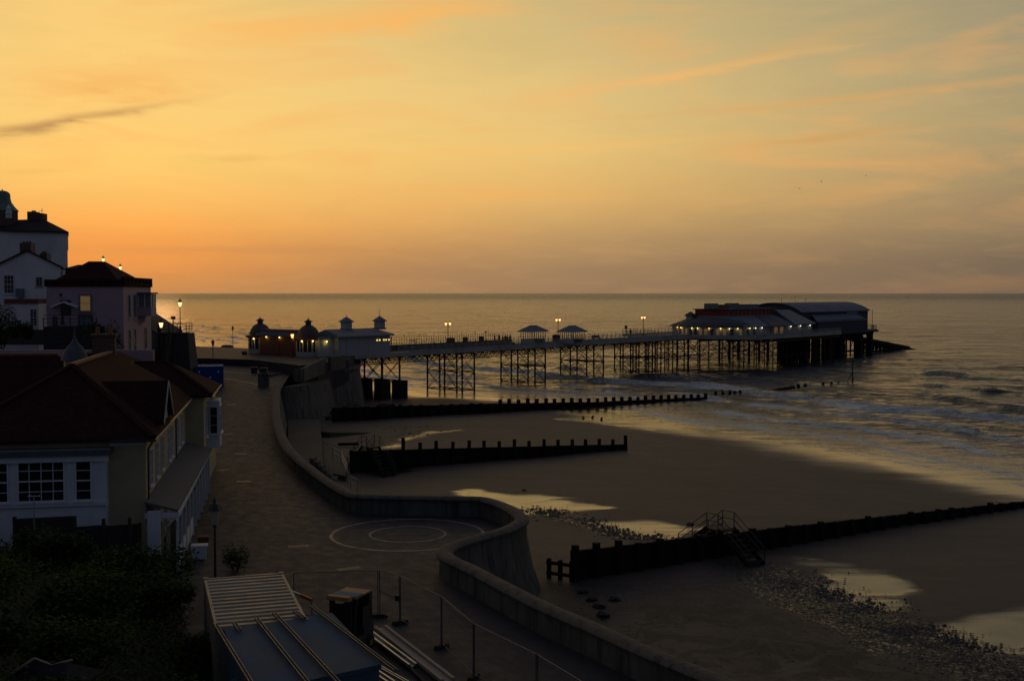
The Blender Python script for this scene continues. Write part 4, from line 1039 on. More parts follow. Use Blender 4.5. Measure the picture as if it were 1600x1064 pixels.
# ------------------------------------------------------------------ theatre on the pier head
th = thing('pier_theatre', 'pier theatre with grey hipped roofs, red clerestory band and row of wall lamps', 'theatre', (P0[0], P0[1], 0), PA)
NW = -10.5; TE = DZ + 2.0; TS0 = HX0 + 5.5; TS1 = s_for(1269, NW); FW = 8.5
MB().box(TS0, TS1, NW, FW, DZ + .003, TE).build('wall', 'pierwall', th)
CW0, CW1 = -5.2, 3.2; CS0 = s_for(1091, CW0) ; CS1 = s_for(1211, CW0)
def zpx(py, s, w): 
    x, y = pw(s, w); return atY(800, py, y)[1]
zb = zpx(491.5, CS1, CW0); zt = zpx(482.5, CS1, CW0)
CS0 = max(CS0, TS0 + 1.2)
MB().hip(TS0 - .6, TS1 + .5, NW - .6, FW + .6, TE + .14, zb, CS0, CS1, CW0, CW1, .14).build('roof', 'pierroof', th)
# rounded projecting bay half way along and the lower round front
MB().lathe(TS0 + 1.5, -1.5, [(8.6, DZ + .003), (8.6, TE - .02)], 20, 0, .62, 1).build('front_wall', 'pierwall', th)
MB().lathe(TS0 + 1.5, -1.5, [(9.3, TE), (9.25, TE + .3), (8.4, TE + 1.0), (6.8, TE + 1.55), (4.5, TE + 1.9), (1, TE + 2.0)], 20, 0, .62, 1).build('front_roof', 'lead', th, True)
MB().hip(TS0 + 10, TS0 + 22, NW - 1.2, NW + 5, TE + .16, zb - .15, TS0 + 13.5, TS0 + 18.5, NW + 4.6, NW + 5, .14).build('bay_roof', 'lead', th)
cl = MB().box(CS0, CS1, CW0, CW1, zb - .05, zt).build('clerestory', 'red', th)
MB().box(CS0 - .4, CS1 + .4, CW0 - .4, CW1 + .4, zt, zt + .18).build('flat_roof', 'lead', cl)
for k in range(1, 12): s = CS0 + (CS1 - CS0) * k / 12; MB().bar((s, CW0 - .05, zb), (s, CW0 - .05, zt), .12, .08, (1, 0, 0)).build('mullion', 'redbrown', cl)
for a_, b_2, hgt, mm_ in ((1114, 1124, 1.25, 'copper'), (1130, 1140, .95, 'redbrown'), (1146, 1156.5, 1.25, 'pierroof'), (1161, 1171, .95, 'pierroof'), (1177, 1187, .95, 'pierroof')):
    s0, s1 = s_for(a_, -2.5), s_for(b_2, -2.5); MB().box(s0, s1, -2.2, -.2, zt + .18, zt + .18 + hgt).build('roof_vent', mm_, th)
s_ = s_for(1071, -1); tz = TE + 1.95
MB().box(TS0 - .6, TS0 + .9, 3.0, 4.5, TE + 1.0, tz + .55).build('turret', 'pierwall', th)
MB().hip(TS0 - 1.0, TS0 + 1.3, 2.6, 4.9, tz + .58, tz + 1.45, TS0 + .1, TS0 + .2, 3.7, 3.8, .08).build('turret_roof', 'iron', th)
# pale hipped end towards the sea
e0 = s_for(1240, NW)
MB().add([(CS1 + .2, CW0, zt - .3), (s_for(1233, CW0), CW0, zt - .3), (TS1 + .8, NW - .7, TE + .32), (s_for(1238, NW), NW - .72, TE + .3),
          (CS1 + .2, CW0, zt - .9), (s_for(1233, CW0), CW0, zt - .9), (TS1 + .8, NW - .7, TE + .16), (s_for(1238, NW), NW - .72, TE + .15)],
         [(0,3,2,1), (4,5,6,7), (0,1,5,4), (1,2,6,5), (2,3,7,6), (3,0,4,7)]).build('end_roof', 'palepier', th)
MB().hip(CS1 - .3, TS1 + .7, CW0 - .5, FW + .6, TE + .1, zt - .36, CS1, s_for(1232, CW0), CW0 + .1, CW1, .2).build('rear_roof', 'pierroof', th)
# walls: windows, doors, lamps on the side towards the camera
rr = random.Random(5)
for px in (1167, 1176.5, 1195, 1203): pane_only(th, (s_for(px, NW), NW, DZ + .4), XP, YN, 1.2, 1.3, 'glass' if px not in (1195,) else 'pierpaint', 'window')
for px in (1210, 1219): pane_only(th, (s_for(px, NW), NW, DZ + .1), XP, YN, 1.6, 1.7, 'glow', 'lit_doorway')
for px, mt in ((1172, 'lamp_y'), (1181, 'lamp_c'), (1191, 'lamp_c'), (1236, 'lamp_c'), (1251, 'lamp_c'), (1266, 'lamp_c')):
    bulb(th, (s_for(px, NW - .3), NW - .3, TE - .18), mt, .13, 8 if mt != 'lamp_c' else 5, (1, .85, .5))
# the front range: lit openings and orange lamps around the curve and along the shoreward face
for w_ in np.arange(6.6, -9.8, -1.35):
    # position on the curved front (ellipse) or flat front
    cx, cw, a, b_r = TS0 + 1.5, -1.5, 8.6 * .62, 8.6
    q = (w_ - cw) / b_r
    if abs(q) < 1:
        s = cx - a * math.sqrt(1 - q * q); nx, ny = -(math.sqrt(1 - q * q)) / a, q / b_r; L = math.hypot(nx, ny); n_ = Vector((nx / L, ny / L, 0)); u_ = Vector((n_.y, -n_.x, 0))
        pane_only(th, (s + n_.x * .03, w_ + n_.y * .03, DZ + .35), u_, n_, .7, 1.3, 'glow' if int(w_ * 3) % 3 else 'glass', 'window', .05)
for px, mt in ((1050, 'lamp_o'), (1064, 'lamp_y'), (1081, 'lamp_y'), (1090, 'lamp_y'), (1108, 'lamp_o'), (1126, 'lamp_y'), (1140, 'lamp_y'), (1153, 'lamp_y')):
    # find the point on the ellipse with this column
    best = None
    for k in range(400):
        a = math.pi * (.5 + k / 400); s = TS0 + 1.5 + 8.9 * .62 * math.cos(a) ; w_ = -1.5 + 8.9 * -math.sin(a) * -1
    for k in range(721):
        a = R(90 + k * .25); s = TS0 + 1.5 + 8.95 * .62 * math.cos(a); w_ = -1.5 + 8.95 * math.sin(a); d = abs(ppx(s, w_) - px)
        if best is None or d < best[0]: best = (d, s, w_)
    bulb(th, (best[1], best[2], TE - .22), mt, .13, 9, (1, .55, .2) if mt == 'lamp_o' else (1, .75, .3))

# ------------------------------------------------------------------ lifeboat house and slipway
lb = thing('lifeboat_station', 'large dark blue lifeboat house with curved roof at the seaward end of the pier', 'building', (P0[0], P0[1], 0), PA)
LW = -6.0; LF = 9.0; LS1 = s_for(1356, LW); LS0 = s_for(1252, LW)
LZ0 = zpx(515, LS1, LW); LZE = zpx(484, LS1, LW); LZR = LZE + 2.2
M['lbwall'] = mat('slate_blue_cladding', (.040, .060, .085), .75, .15, 1.0, .1, spec=.2); M['lbroof'] = mat('blue_grey_metal_roof', (.15, .19, .25), .75, .15, .8, .1, spec=.2, stain=(.07, .085, .10))
MB().box(LS0, LS1, LW, LF, LZ0, LZE).build('wall', 'lbwall', lb)
def barrel(s0, s1, w0, w1, z0, rise, th_=.2, n=14, over=.5):
    mb = MB(); P = []
    for k in range(n + 1):
        q = k / n; w_ = w0 - over + (w1 - w0 + 2 * over) * q; P.append((w_, z0 + rise * (1 - abs(2 * q - 1) ** 2.2)))
    vs = [(s0, a, b) for a, b in P] + [(s1, a, b) for a, b in P] + [(s0, a, b - th_) for a, b in P] + [(s1, a, b - th_) for a, b in P]; m_ = n + 1
    fs = []
    for k in range(n): fs += [(k, k + 1, m_ + k + 1, m_ + k), (2 * m_ + k, 3 * m_ + k, 3 * m_ + k + 1, 2 * m_ + k + 1), (k, 2 * m_ + k, 2 * m_ + k + 1, k + 1), (m_ + k, m_ + k + 1, 3 * m_ + k + 1, 3 * m_ + k)]
    fs += [(0, m_, 3 * m_, 2 * m_), (n, 2 * m_ + n, 3 * m_ + n, m_ + n)]
    return mb.add(vs, fs)
barrel(LS0 - .5, LS1 + .6, LW, LF, LZE - .1, 2.3, over=.45).build('roof', 'lbroof', lb, True)
mb = MB(); P = []
for k in range(15): q = k / 14; P.append((LW + (LF - LW) * q, LZE + 2.1 * (1 - abs(2 * q - 1) ** 2.2)))
for s in (LS0, LS1 - .1):
    MB().add([(s, a, b) for a, b in P] + [(s + .1, a, b) for a, b in P], [tuple(range(15)), tuple(range(29, 14, -1))]).build('gable', 'lbwall', lb)

# lower roofs on the near side
zs0 = zpx(497, (LS0 + LS1) / 2, LW - 2)
MB().add([(LS0 + 6, LW, zs0 + 1.0), (LS1 - 8, LW, zs0 + 1.0), (LS1 - 6.5, LW - 2.4, zs0 - .6), (LS0 + 4, LW - 2.4, zs0 - .6), (LS0 + 6, LW, zs0 + .8), (LS1 - 8, LW, zs0 + .8), (LS1 - 6.5, LW - 2.4, zs0 - .8), (LS0 + 4, LW - 2.4, zs0 - .8)],
         [(0,3,2,1), (4,5,6,7), (0,1,5,4), (1,2,6,5), (2,3,7,6), (3,0,4,7)]).build('side_roof', 'lbroof', lb)
MB().box(LS0 + 5, LS1 - 7.5, LW - 2.2, LW - .003, LZ0, zs0 - .3).build('side_wall', 'lbwall', lb)
MB().box(LS0 - 1, LS1 + .3, LW - 3.0, LF + 1.5, LZ0 - .5, LZ0 - .003).build('floor_deck', 'lbwall', lb)
barrel(LS0 - 9, LS0 + 6, LW + 1.5, LF - 1.5, LZE - 1.7, 2.0, over=.3).build('link_roof', 'lbroof', lb, True)
MB().box(LS0 - 9, LS0 - .01, LW + 1.5, LF - 1.5, LZ0, LZE - 1.8).build('link_wall', 'lbwall', lb)
for k in range(1, 16): s = LS0 + (LS1 - LS0) * k / 16; MB().bar((s, LW - .03, zs0 + 1.3), (s, LW - .03, LZE - .1), .12, .06, (1, 0, 0)).build('cladding_rib', 'lbwall', lb)
pane_only(lb, (LS1, LW + 3, LZ0 + .2), YP, XP, 8, LZE - LZ0 - 1, 'pierwall', 'slip_door')
# lettering on the side under the eaves
def text(body, size, loc, rot, m_, parent, name='lettering', ext=.02):
    cu = bpy.data.curves.new(name, 'FONT'); cu.body = body; cu.size = size; cu.extrude = ext; cu.align_x = 'CENTER'
    o = bpy.data.objects.new(name, cu); C.objects.link(o); dg = bpy.context.evaluated_depsgraph_get(); dg.update()
    me = bpy.data.meshes.new_from_object(o.evaluated_get(dg)); bpy.data.objects.remove(o)
    o = bpy.data.objects.new(name, me); C.objects.link(o); me.materials.clear(); me.materials.append(M[m_]); o.parent = parent; o.location = loc; o.rotation_euler = rot; return o
text('RNLI LIFEBOAT', 1.15, ((s_for(1313, LW) + s_for(1350, LW)) / 2, LW - .10, zpx(489, LS1 - 5, LW)), (R(90), 0, 0), 'wood_white', lb)
# balcony and mast over the slip
bb = MB().box(LS1 + .3, LS1 + 4.3, LW - 1, LW + 4, LZ0 - .15, LZ0 + .1).build('balcony', 'lbwall', lb)
railing([(LS1 + .4, LW - .9, LZ0 + .1), (LS1 + 4.2, LW - .9, LZ0 + .1), (LS1 + 4.2, LW + 3.9, LZ0 + .1)], parent=bb, m='lbwall', r_=.05, step=1.0)
MB().tube((LS1 + 1.2, LW - .8, LZ0), (LS1 + 1.2, LW - .8, LZ0 + 5.5), .07, 6).build('mast', 'iron', lb)
for px in (1221, 1242, 1258.5): s = s_for(px, 1); MB().tube((s, 1, LZE - 1), (s, 1, zpx(466 if px != 1242 else 462, s, 1)), .05, 5).build('aerial', 'iron', lb)
# concrete piers under it
lrow = [LS0 - 9, LS0 - 1, LS0 + 6, LS0 + 13, LS0 + 20, LS1 - 9, LS1 - 1.5]
for i, s in enumerate(lrow):
    for w_ in ((LW - 1.2, 2.0) if i > 1 else (LW - 1.2,)):
        MB().prism([(s - .9, w_ - .9), (s + .9, w_ - .9), (s + .9, w_ + .9), (s - .9, w_ + .9)] if i < 6 else [(s - .7, w_ - .7), (s + .7, w_ - .7), (s + .7, w_ + .7), (s - .7, w_ + .7)], -2.5, LZ0 - 1.2).build('pillar', 'wetwood', lb)
mb = MB()
for w_ in (LW - 1.2, 1.5, LF - .5): mb.bar((LS0 - 8, w_, LZ0 - .85), (LS1, w_, LZ0 - .85), 1.0, .7)
for k in range(16): s = LS0 + 9 + k * 1.4; mb.tube((s, LW + 1, -2), (s, LW + 1, LZ0 - .6), .28, 6)
mb.build('underframe', 'wetwood', lb)
sl = thing('slipway', 'dark lifeboat slipway ramp running down into the sea beyond the lifeboat house', 'slipway', (P0[0], P0[1], 0), PA)
sA, sB = LS1 - 5, s_for(1424, -1); zA = zpx(526, LS1, -3); 
MB().add([(sA, -3, zA + .8), (sA, 3, zA + .8), (sB, 3, -.3), (sB, -3, -.3), (sA, -3, zA), (sA, 3, zA), (sB, 3, -1.0), (sB, -3, -1.0)], [(0,3,2,1), (4,5,6,7), (0,1,5,4), (1,2,6,5), (2,3,7,6), (3,0,4,7)]).build('ramp', 'wetwood', sl)
for k in range(16):
    q = .10 + k * .055; s = sA + (sB - sA) * q; z = zA + (-.5 - zA) * q
    for w_ in (-2.6, 2.6): MB().bar((s, w_, -2), (s, w_, z + .3), .35, .35, (1, 0, 0)).build('pile', 'wetwood', sl)
mb = MB()
for w_ in (-2.9, 2.9):
    mb.bar((sA + 4, w_, zA - .1), (sB - 6, w_, .4), .15, .9); mb.bar((sA + 4, w_, .4), (sB - 12, w_, .9), .2, .5)
    for k in range(9): q = .1 + k * .08; s = sA + (sB - sA) * q; z = zA + (-.5 - zA) * q; mb.bar((s, w_, .2), (s + 3, w_, max(z - .2, .3)), .14)
mb.build('side_beams', 'wetwood', sl)

# ------------------------------------------------------------------ forecourt and its sea walls
FZ = DZ - .02
fc = [at(545, 562, FZ), at(520, 564, FZ), at(495, 568, FZ), at(470, 571, FZ), at(430, 566, FZ), at(395, 562, FZ), at(330, 560, FZ)]
pB = Vector(fc[0])
poly = [tuple(q) for q in fc] + [(fc[-1][0] - 20, fc[-1][1] + 4), (fc[-1][0] - 24, 215), (-50, 205), (-30, 188), (P0[0] + 1.0, P0[1] + 6)]
struct(MB().prism(poly, 2.0, FZ).build('forecourt', 'tarmac'))
mb = MB()                                                    # steps down from the forecourt to the promenade
ft = thing('forecourt_wall', 'big rounded concrete sea wall with stepped coping carrying the pier entrance', 'sea wall', (0, 0, 0))
def wallpath(P, z0, z1, th_, name, m_, parent, batter=0.0, smooth=True, z0b=None):
    Q = catmull([(x, y) for x, y in P], 6)
    def pf(q, i):
        zz0 = z0; zz1 = z1 if not isinstance(z1, tuple) else z1[0] + (z1[1] - z1[0]) * i / (len(Q) - 1)
        return [(-th_ / 2, zz0), (-th_ / 2, zz1 - .06), (-th_ / 2 + .06, zz1), (th_ / 2 - .06, zz1), (th_ / 2, zz1 - .06), (th_ / 2 + batter, zz0)]
    return sweep([tuple(v) for v in Q], pf, name, m_, parent, smooth)
# path from pier side round to the left, the concave face towards the camera.  sweep wants the open side on the left hand.
W1 = [at(*p, 6.0) for p in [(548, 560), (549, 573), (540, 577), (520, 579), (500, 581), (484, 585)]]
W1.insert(0, (W1[0][0] - .5, W1[0][1] + 4))
wallpath(W1, -.6, 6.0, 2.4, 'wall', 'conc', ft, .9)
wallpath(W1, 5.95, 6.25, 2.9, 'coping', 'coping', ft)
W1b = [at(*p, FZ + 1.0) for p in [(537, 554), (526, 556), (515, 557.5)]]; wallpath(W1b, 6.6, FZ + 1.0, .5, 'parapet', 'conc', ft)
W1c = [at(*p, FZ + .8) for p in [(506, 560), (496, 563), (483, 567), (472, 571), (462, 570)]]; wallpath(W1c, 6.3, (FZ + .9, FZ + .25), .5, 'parapet', 'conc', ft)
f2 = thing('bastion_wall', 'curved drum of grey sea wall below the pier entrance beside the promenade end', 'sea wall', (0, 0, 0))
W2 = [at(*p, 6.3) for p in [(487, 578), (472, 576), (455, 579), (438, 582), (420, 585)]]
wallpath(W2, 5.15, 6.3, .6, 'parapet', 'conc', f2, .05)
struct(MB().prism([tuple(q) for q in W2[::-1]] + [at(495, 568, FZ), at(470, 571, FZ), at(430, 566, FZ)], 2, 5.6).build('terrace', 'tarmac'))
W3 = [at(*p, 5.2) for p in [(488, 597), (470, 601), (446, 604), (423, 605)]]
W3.insert(0, (W3[0][0] + .6, W3[0][1] + 6))
wallpath(W3, -.5, 5.2, 1.6, 'wall', 'conc', f2, 1.2)
W4 = [at(*p, 2.8) for p in [(470, 622), (458, 626), (440, 628), (432, 627)]]; W4.insert(0, (W4[0][0] + .2, W4[0][1] + 5))
wallpath(W4, -.5, 2.8, 1.2, 'ledge', 'conc', f2, .5)
# concrete apron (boat ramp) between the two drums
A = [hit(507, 640, zs)[:2], hit(560, 640, zs)[:2]]; t1 = at(492, 605, 3.6); t2 = at(551, 608, 3.0)
ap = MB().add([(A[0][0], A[0][1], .2), (A[1][0], A[1][1] + 2, .2), (t2[0], t2[1], 3.0), (t1[0], t1[1], 3.6), (A[0][0], A[0][1], -1), (A[1][0], A[1][1] + 2, -1), (t2[0], t2[1], -1), (t1[0], t1[1], -1)],
              [(0,1,2,3), (7,6,5,4), (0,4,5,1), (1,5,6,2), (2,6,7,3), (3,7,4,0)]).build('boat_ramp', 'conc'); tag(ap, 'sloping concrete apron leading from the big rounded wall down to the sand', 'ramp')
lp = [at(*p, zz) + (zz,) for p, zz in (((492, 603), 3.8), ((507, 638), .6))]
mb = MB(); mb.bar(lp[0], lp[1], .5, .5); o = mb.build('ramp_kerb', 'coping', ap)
# weedy rock toe below the ramp
def boulder(label, px, py, s, m_='rock', grp='weedy boulders at the foot of the sea wall'):
    import bmesh
    bm = bmesh.new(); bmesh.ops.create_icosphere(bm, subdivisions=2, radius=1)
    sd3 = px * .37
    for v in bm.verts:
        n_ = mn.noise(v.co * 1.3 + Vector((sd3, 0, 0))) * .45; v.co = Vector((v.co.x * s * (1 + n_), v.co.y * s * .8 * (1 + n_), v.co.z * s * .55 * (1 + n_)))
    me = bpy.data.meshes.new('boulder'); bm.to_mesh(me); bm.free(); me.materials.append(M[m_]); o = bpy.data.objects.new('boulder', me); C.objects.link(o)
    x, y, z = hit(px, py, zs); o.location = (x, y, z + s * .12); return tag(o, label, 'rock', grp)
for i, (a_, b_2, s_, lb_) in enumerate([(527, 647, 1.1, 'left greenish boulder at the foot of the boat ramp'), (541, 645, 1.5, 'largest greenish boulder at the foot of the boat ramp'), (556, 640, 1.2, 'third greenish boulder from the left, below the ramp'), (604, 637, 1.3, 'lone dark boulder beside the farthest groyne near the pedestals'),
        (518, 655, .8, 'small boulder at the landward end of the farthest groyne')]): boulder(lb_, a_, b_2, s_, 'green' if i < 3 else 'rock')
for i, (a_, b_2) in enumerate([(911, 926), (925, 938), (936, 949), (943, 963), (960, 938)]):
    boulder(['first', 'second', 'third', 'fourth', 'fifth'][i] + ' dark block from the top in the line below the near sea wall', a_, b_2, .35, 'rubber', 'dark blocks along the toe of the sea wall')
boulder('single dark stone lying in the pool left of the railed steps', 1078, 819, .28, 'rock', 'lone stones')
boulder('tiny stone with a wet halo on the open sand above the pebble strip', 819, 767, .25, 'rock', 'lone stones')

# end block where the wall meets the forecourt walls, steps and landing by the middle groyne
x, y, z = hit(412, 604, zp)
r = thing('stone_pillar', 'short thick concrete pillar with a dark lifebuoy box where the sea wall ends', 'pillar', (x, y, z))
MB().box(-.6, .6, -.5, .5, 0, 1.5).hip(-.7, .7, -.6, .6, 1.62, 1.85, -.3, .3, -.2, .2).build('block', 'coping', r)
MB().box(-.45, .45, -.35, .35, 1.87, 2.35).build('lifebuoy_box', 'darkgrey', r)
# lower landing, concrete slab and stair beside gap at (470..510, 700..740)
ld = thing('beach_landing', 'concrete landing with a small railed stair between the sea wall and the middle groyne', 'landing', (0, 0, 0))
q = [at(*p, 2.0) for p in [(450, 650), (500, 650), (503, 690), (506, 735), (478, 716), (462, 700), (450, 690)]]
M['shadeconc'] = mat('shade_darkened_concrete', (.045, .045, .038), .8, .3, 1.5, .5, 9, stain=(.03, .035, .02))  # concrete darkened in its colour to stand in for the shadow over the landing
MB().prism([tuple(v) for v in q][::-1], -.5, 1.6).build('slab', 'shadeconc', ld)
q = [at(*p, 1.2) for p in [(503, 690), (530, 694), (545, 720), (540, 742), (506, 735)]]
MB().prism([tuple(v) for v in q][::-1], -.5, 1.1).build('lower_slab', 'shadeconc', ld)
a = at(486, 712, 3.4); 
mb = MB()
for k in range(6): mb.box(a[0] + k * .36, a[0] + k * .36 + .36, a[1] - .8, a[1] + .8, 1.2, 3.3 - k * .35)
mb.build('stair', 'conc', ld)
def rail_path(P, label, m_='metal', h=1.05, name='handrail', grp=None, cat='handrail', ends=True):
    r = thing(name, label, cat, P[0], 0, grp); P = [Vector(p) - Vector(P[0]) for p in P]; mb = MB()
    for i in range(len(P) - 1):
        for rh in (h, h * .55): mb.tube(P[i] + Vector((0, 0, rh)), P[i + 1] + Vector((0, 0, rh)), .03, 6)
    mb.build('rail', m_, r)
    for p_ in P: MB().tube(p_ - Vector((0, 0, .2)), p_ + Vector((0, 0, h)), .032, 6).build('post', m_, r)
    return r
def P3(px, py, z): x, y = at(px, py, z); return (x, y, z)
rail_path([P3(520, 716, 1.8), P3(533, 722, 1.6), P3(542, 745, 1.0), P3(543, 756, .5)], 'curving metal handrail down to the sand beside the middle groyne')
rail_path([P3(548, 763, .7), P3(558, 768, .5)], 'short pair of rails at the foot of the sea wall before the round bay')
for i, (a0, a1) in enumerate([((505, 693), (518, 697)), ((528, 694), (560, 694))]):
    x0, y0, z0 = P3(*a0, .9); x1, y1, z1 = P3(*a1, .9); o = MB().bar((0, 0, 0), (x1 - x0, y1 - y0, .05), .25, .3).build('timber_baulk', 'wetwood'); o.location = (x0, y0, z0)
    tag(o, ['left short timber baulk on the sand behind the stair', 'long thin timber baulk on the sand behind the middle groyne'][i], 'timber')
o = MB().add([(0,0,0),(2.2,-1,0),(9,6,0),(7,7.5,0),(0,0,1.3),(2.0,-1,1.2),(9,6,.25),(7,7.5,.2)], [(3,2,1,0),(4,5,6,7),(0,1,5,4),(1,2,6,5),(2,3,7,6),(3,0,4,7)]).build('weedy_ramp', 'green'); x, y = at(490, 690, 0); o.location = (x, y, .0); tag(o, 'green weedy concrete toe running out from the landing on to the sand', 'ramp')
# lumps of low sea defence above the round bay: dark slipway shadow on sand is the sand itself

# dark van-like tarpaulined boat on the parapet by the hall
x, y = at(521, 556, FZ); r = thing('covered_boat', 'small boat under a dark blue cover parked against the white hall', 'boat', (x, y, FZ), R(8))
MB().add([(-1.1,-.6,.9),(.9,-.7,.9),(1.25,0,1.0),(.9,.7,.9),(-1.1,.6,.9),(-1.0,-.45,.35),(.8,-.4,.4),(1.0,0,.5),(.8,.4,.4),(-1.0,.45,.35)], [(0,5,6,1),(1,6,7,2),(2,7,8,3),(3,8,9,4),(4,9,5,0),(9,8,7,6,5),(0,1,2,3,4)]).build('hull', 'darkgrey', r)
MB().add([(-1.15,-.65,.9),(.95,-.75,.9),(1.3,0,1.0),(.95,.75,.9),(-1.15,.65,.9),(-1.0,0,1.35),(-.1,0,1.62),(.7,0,1.25)], [(0,1,6,5),(1,2,7,6),(2,3,7),(3,4,5,6,7),(4,0,5),(1,7,6)]).build('cover', 'lbwall', r)
for q in (-.5, .5): MB().box(q - .1, q + .1, -.5, .5, 0, .4).build('cradle', 'iron', r)
# yellow barrier left of the hall
x, y = at(488, 557.5, FZ); r = thing('safety_barrier', 'yellow folding barrier standing below the right kiosk', 'barrier', (x, y, FZ), 0)
MB().box(-.9, .9, -.04, .04, .25, 1.0).build('panel', 'yel', r)
for q in (-.7, .7): MB().box(q - .05, q + .05, -.25, .25, 0, .25).build('foot', 'darkgrey', r)

# ------------------------------------------------------------------ promenade furniture near the forecourt
x, y, z = hit(327, 606, zp)
bc = thing('blue_container', 'bright blue shipping container at the side of the upper promenade', 'container', (x, y, z), R(14))
mb = MB(); mb.box(-1.7, 1.7, 0, 6, .12, 2.55); mb.build('body', 'blue2', bc)
mb = MB()
for k in range(13): q = -1.6 + k * 3.2 / 12; mb.bar((q, -.03, .3), (q, -.03, 2.4), .10, .06, (1, 0, 0))
mb.build('corrugation', 'blue2', bc)
mb = MB()
for sx in (-1.68, 1.6):
    for sy in (-.04, 5.92):
        mb.box(sx, sx + .12, sy, sy + .12, .0, 2.66)
mb.box(-1.56, 1.6, -.04, .08, 2.5, 2.66); mb.box(-1.56, 1.6, -.04, .08, 0, .16); mb.build('frame', 'blue2', bc)
for q in (-1.2, .1, 1.1): MB().box(q - .12, q + .12, -.085, -.065, 1.9 if q != .1 else 1.2, 2.1 if q != .1 else 1.4).build('label_plate', 'wood_white', bc)
def bollardish(label, px, py, w_, h, m_='darkgrey', z=None, name='planter', cat='planter', gq=None):
    x, y, zz = hit(px, py, zp) if z is None else (*at(px, py, z), z); r = thing(name, label, cat, (x, y, zz), .2, gq)
    MB().add([(-w_*.4,-w_*.3,0),(w_*.4,-w_*.3,0),(w_*.4,w_*.3,0),(-w_*.4,w_*.3,0),(-w_*.5,-w_*.38,h),(w_*.5,-w_*.38,h),(w_*.5,w_*.38,h),(-w_*.5,w_*.38,h)], [(3,2,1,0),(4,5,6,7),(0,1,5,4),(1,2,6,5),(2,3,7,6),(3,0,4,7)]).build('tub', m_, r)
    MB().box(-w_ * .52, w_ * .52, -w_ * .4, w_ * .4, h - .1, h + .02).build('rim', m_, r); return r
bollardish('dark purple tub standing left of the pillar at the end of the sea wall', 397, 583, .95, .8)
bollardish('dark litter bin just below the left kiosk', 403, 557, .75, 1.3, z=FZ - 1, name='litter_bin', cat='litter bin')
bollardish('tall dark bin below and left of the kiosk plinth', 382, 563, .8, 1.4, z=6.6, name='litter_bin', cat='litter bin')
for i, (px, py) in enumerate([(423.5, 577), (431.5, 574)]): bollardish(['left', 'right'][i] + ' one of two small dark posts on the wall top before the kiosks', px, py, .35, 1.0, z=6.6, name='bollard', cat='bollard', gq='pair of dark posts')
# low dark beach wall running west beyond the entrance, with its lamps
fw = thing('west_sea_wall', 'low dark sea wall running west behind the left kiosk', 'sea wall', (0, 0, 0))
q0 = at(296, 548, 5.6); q1 = at(395, 543, 5.6)
P = [(q1[0] + 1, q1[1]), (q0[0], q0[1] + 6), (q0[0] - 60, q0[1] + 60)]
wallpath(P[::-1], -1, 5.6, 1.0, 'wall', 'conc', fw, .5)
struct(MB().prism([(q1[0] + 4, q1[1] - .3), (q0[0], q0[1] + 5), (q0[0] - 60, q0[1] + 60), (-200, 260), (-200, 150), (-46, 150), (-38, 184)], 0, 5.0).build('lower_promenade', 'tarmac'))
o = MB().box(-1.1, 1.1, -.6, .6, 0, 1.0).hip(-1.2, 1.2, -.7, .7, 1.1, 1.35, -.7, .7, -.2, .2).build('stone_block', 'conc'); x, y = at(355, 546, 5.6); o.location = (x, y, 5.2); tag(o, 'square stone block on the low wall left of the left kiosk', 'block')
x, y = at(364, 547, 5.0); street_lamp('tall unlit lamp standing against the sea left of the pier entrance', x, y, 5.0, 4.9 , None, sz=1.2)
x, y = at(333, 574, 5.9); street_lamp('short dark lamp just behind the bright blue container', x, y, 5.9, 4.0, None, sz=1.2)
x, y = at(300, 600, 5.2); street_lamp('half hidden lamp between the retaining wall and the bright blue container', x, y, 5.2, 3.2, None, sz=1.2)

# birds
for i, (px, py, s_, lb_) in enumerate([(1247, 295, .8, 'lowest left of the three small birds in the sky'), (1281, 284, 1.1, 'darkest middle bird of the three in the sky'), (1350, 275, .8, 'right hand highest bird of the three in the sky')]):
    x, y, z = (*[v for v in (lambda a: (a[0], 420.))(atY(px, py, 420)[:1])], atY(px, py, 420)[1])
    x = (px - 800) / F * 420 / math.cos(0); r = thing('bird', lb_, 'bird', (x, 420, z), R(30 + 40 * i), 'gulls over the sea')
    MB().lathe(0, 0, [(.01, -.25 * s_), (.09 * s_, -.1 * s_), (.11 * s_, .05 * s_), (.06 * s_, .2 * s_), (.01, .3 * s_)], 8).build('body', 'darkgrey', r, True).rotation_euler = (R(90), 0, 0)
    for sx in (-1, 1):
        MB().add([(0, -.1, .03), (0, .14, .03), (sx * .35 * s_, .12, .22 * s_), (sx * .35 * s_, -.06, .22 * s_), (sx * .8 * s_, -.10, .08 * s_), (0, -.1, .0), (0, .14, .0), (sx * .35 * s_, .12, .19 * s_), (sx * .35 * s_, -.06, .19 * s_)],
                 [(0,1,2,3), (3,2,4), (8,7,6,5), (4,7,8), (0,3,8,5), (1,6,7,2)]).build('wing', 'gr', r)

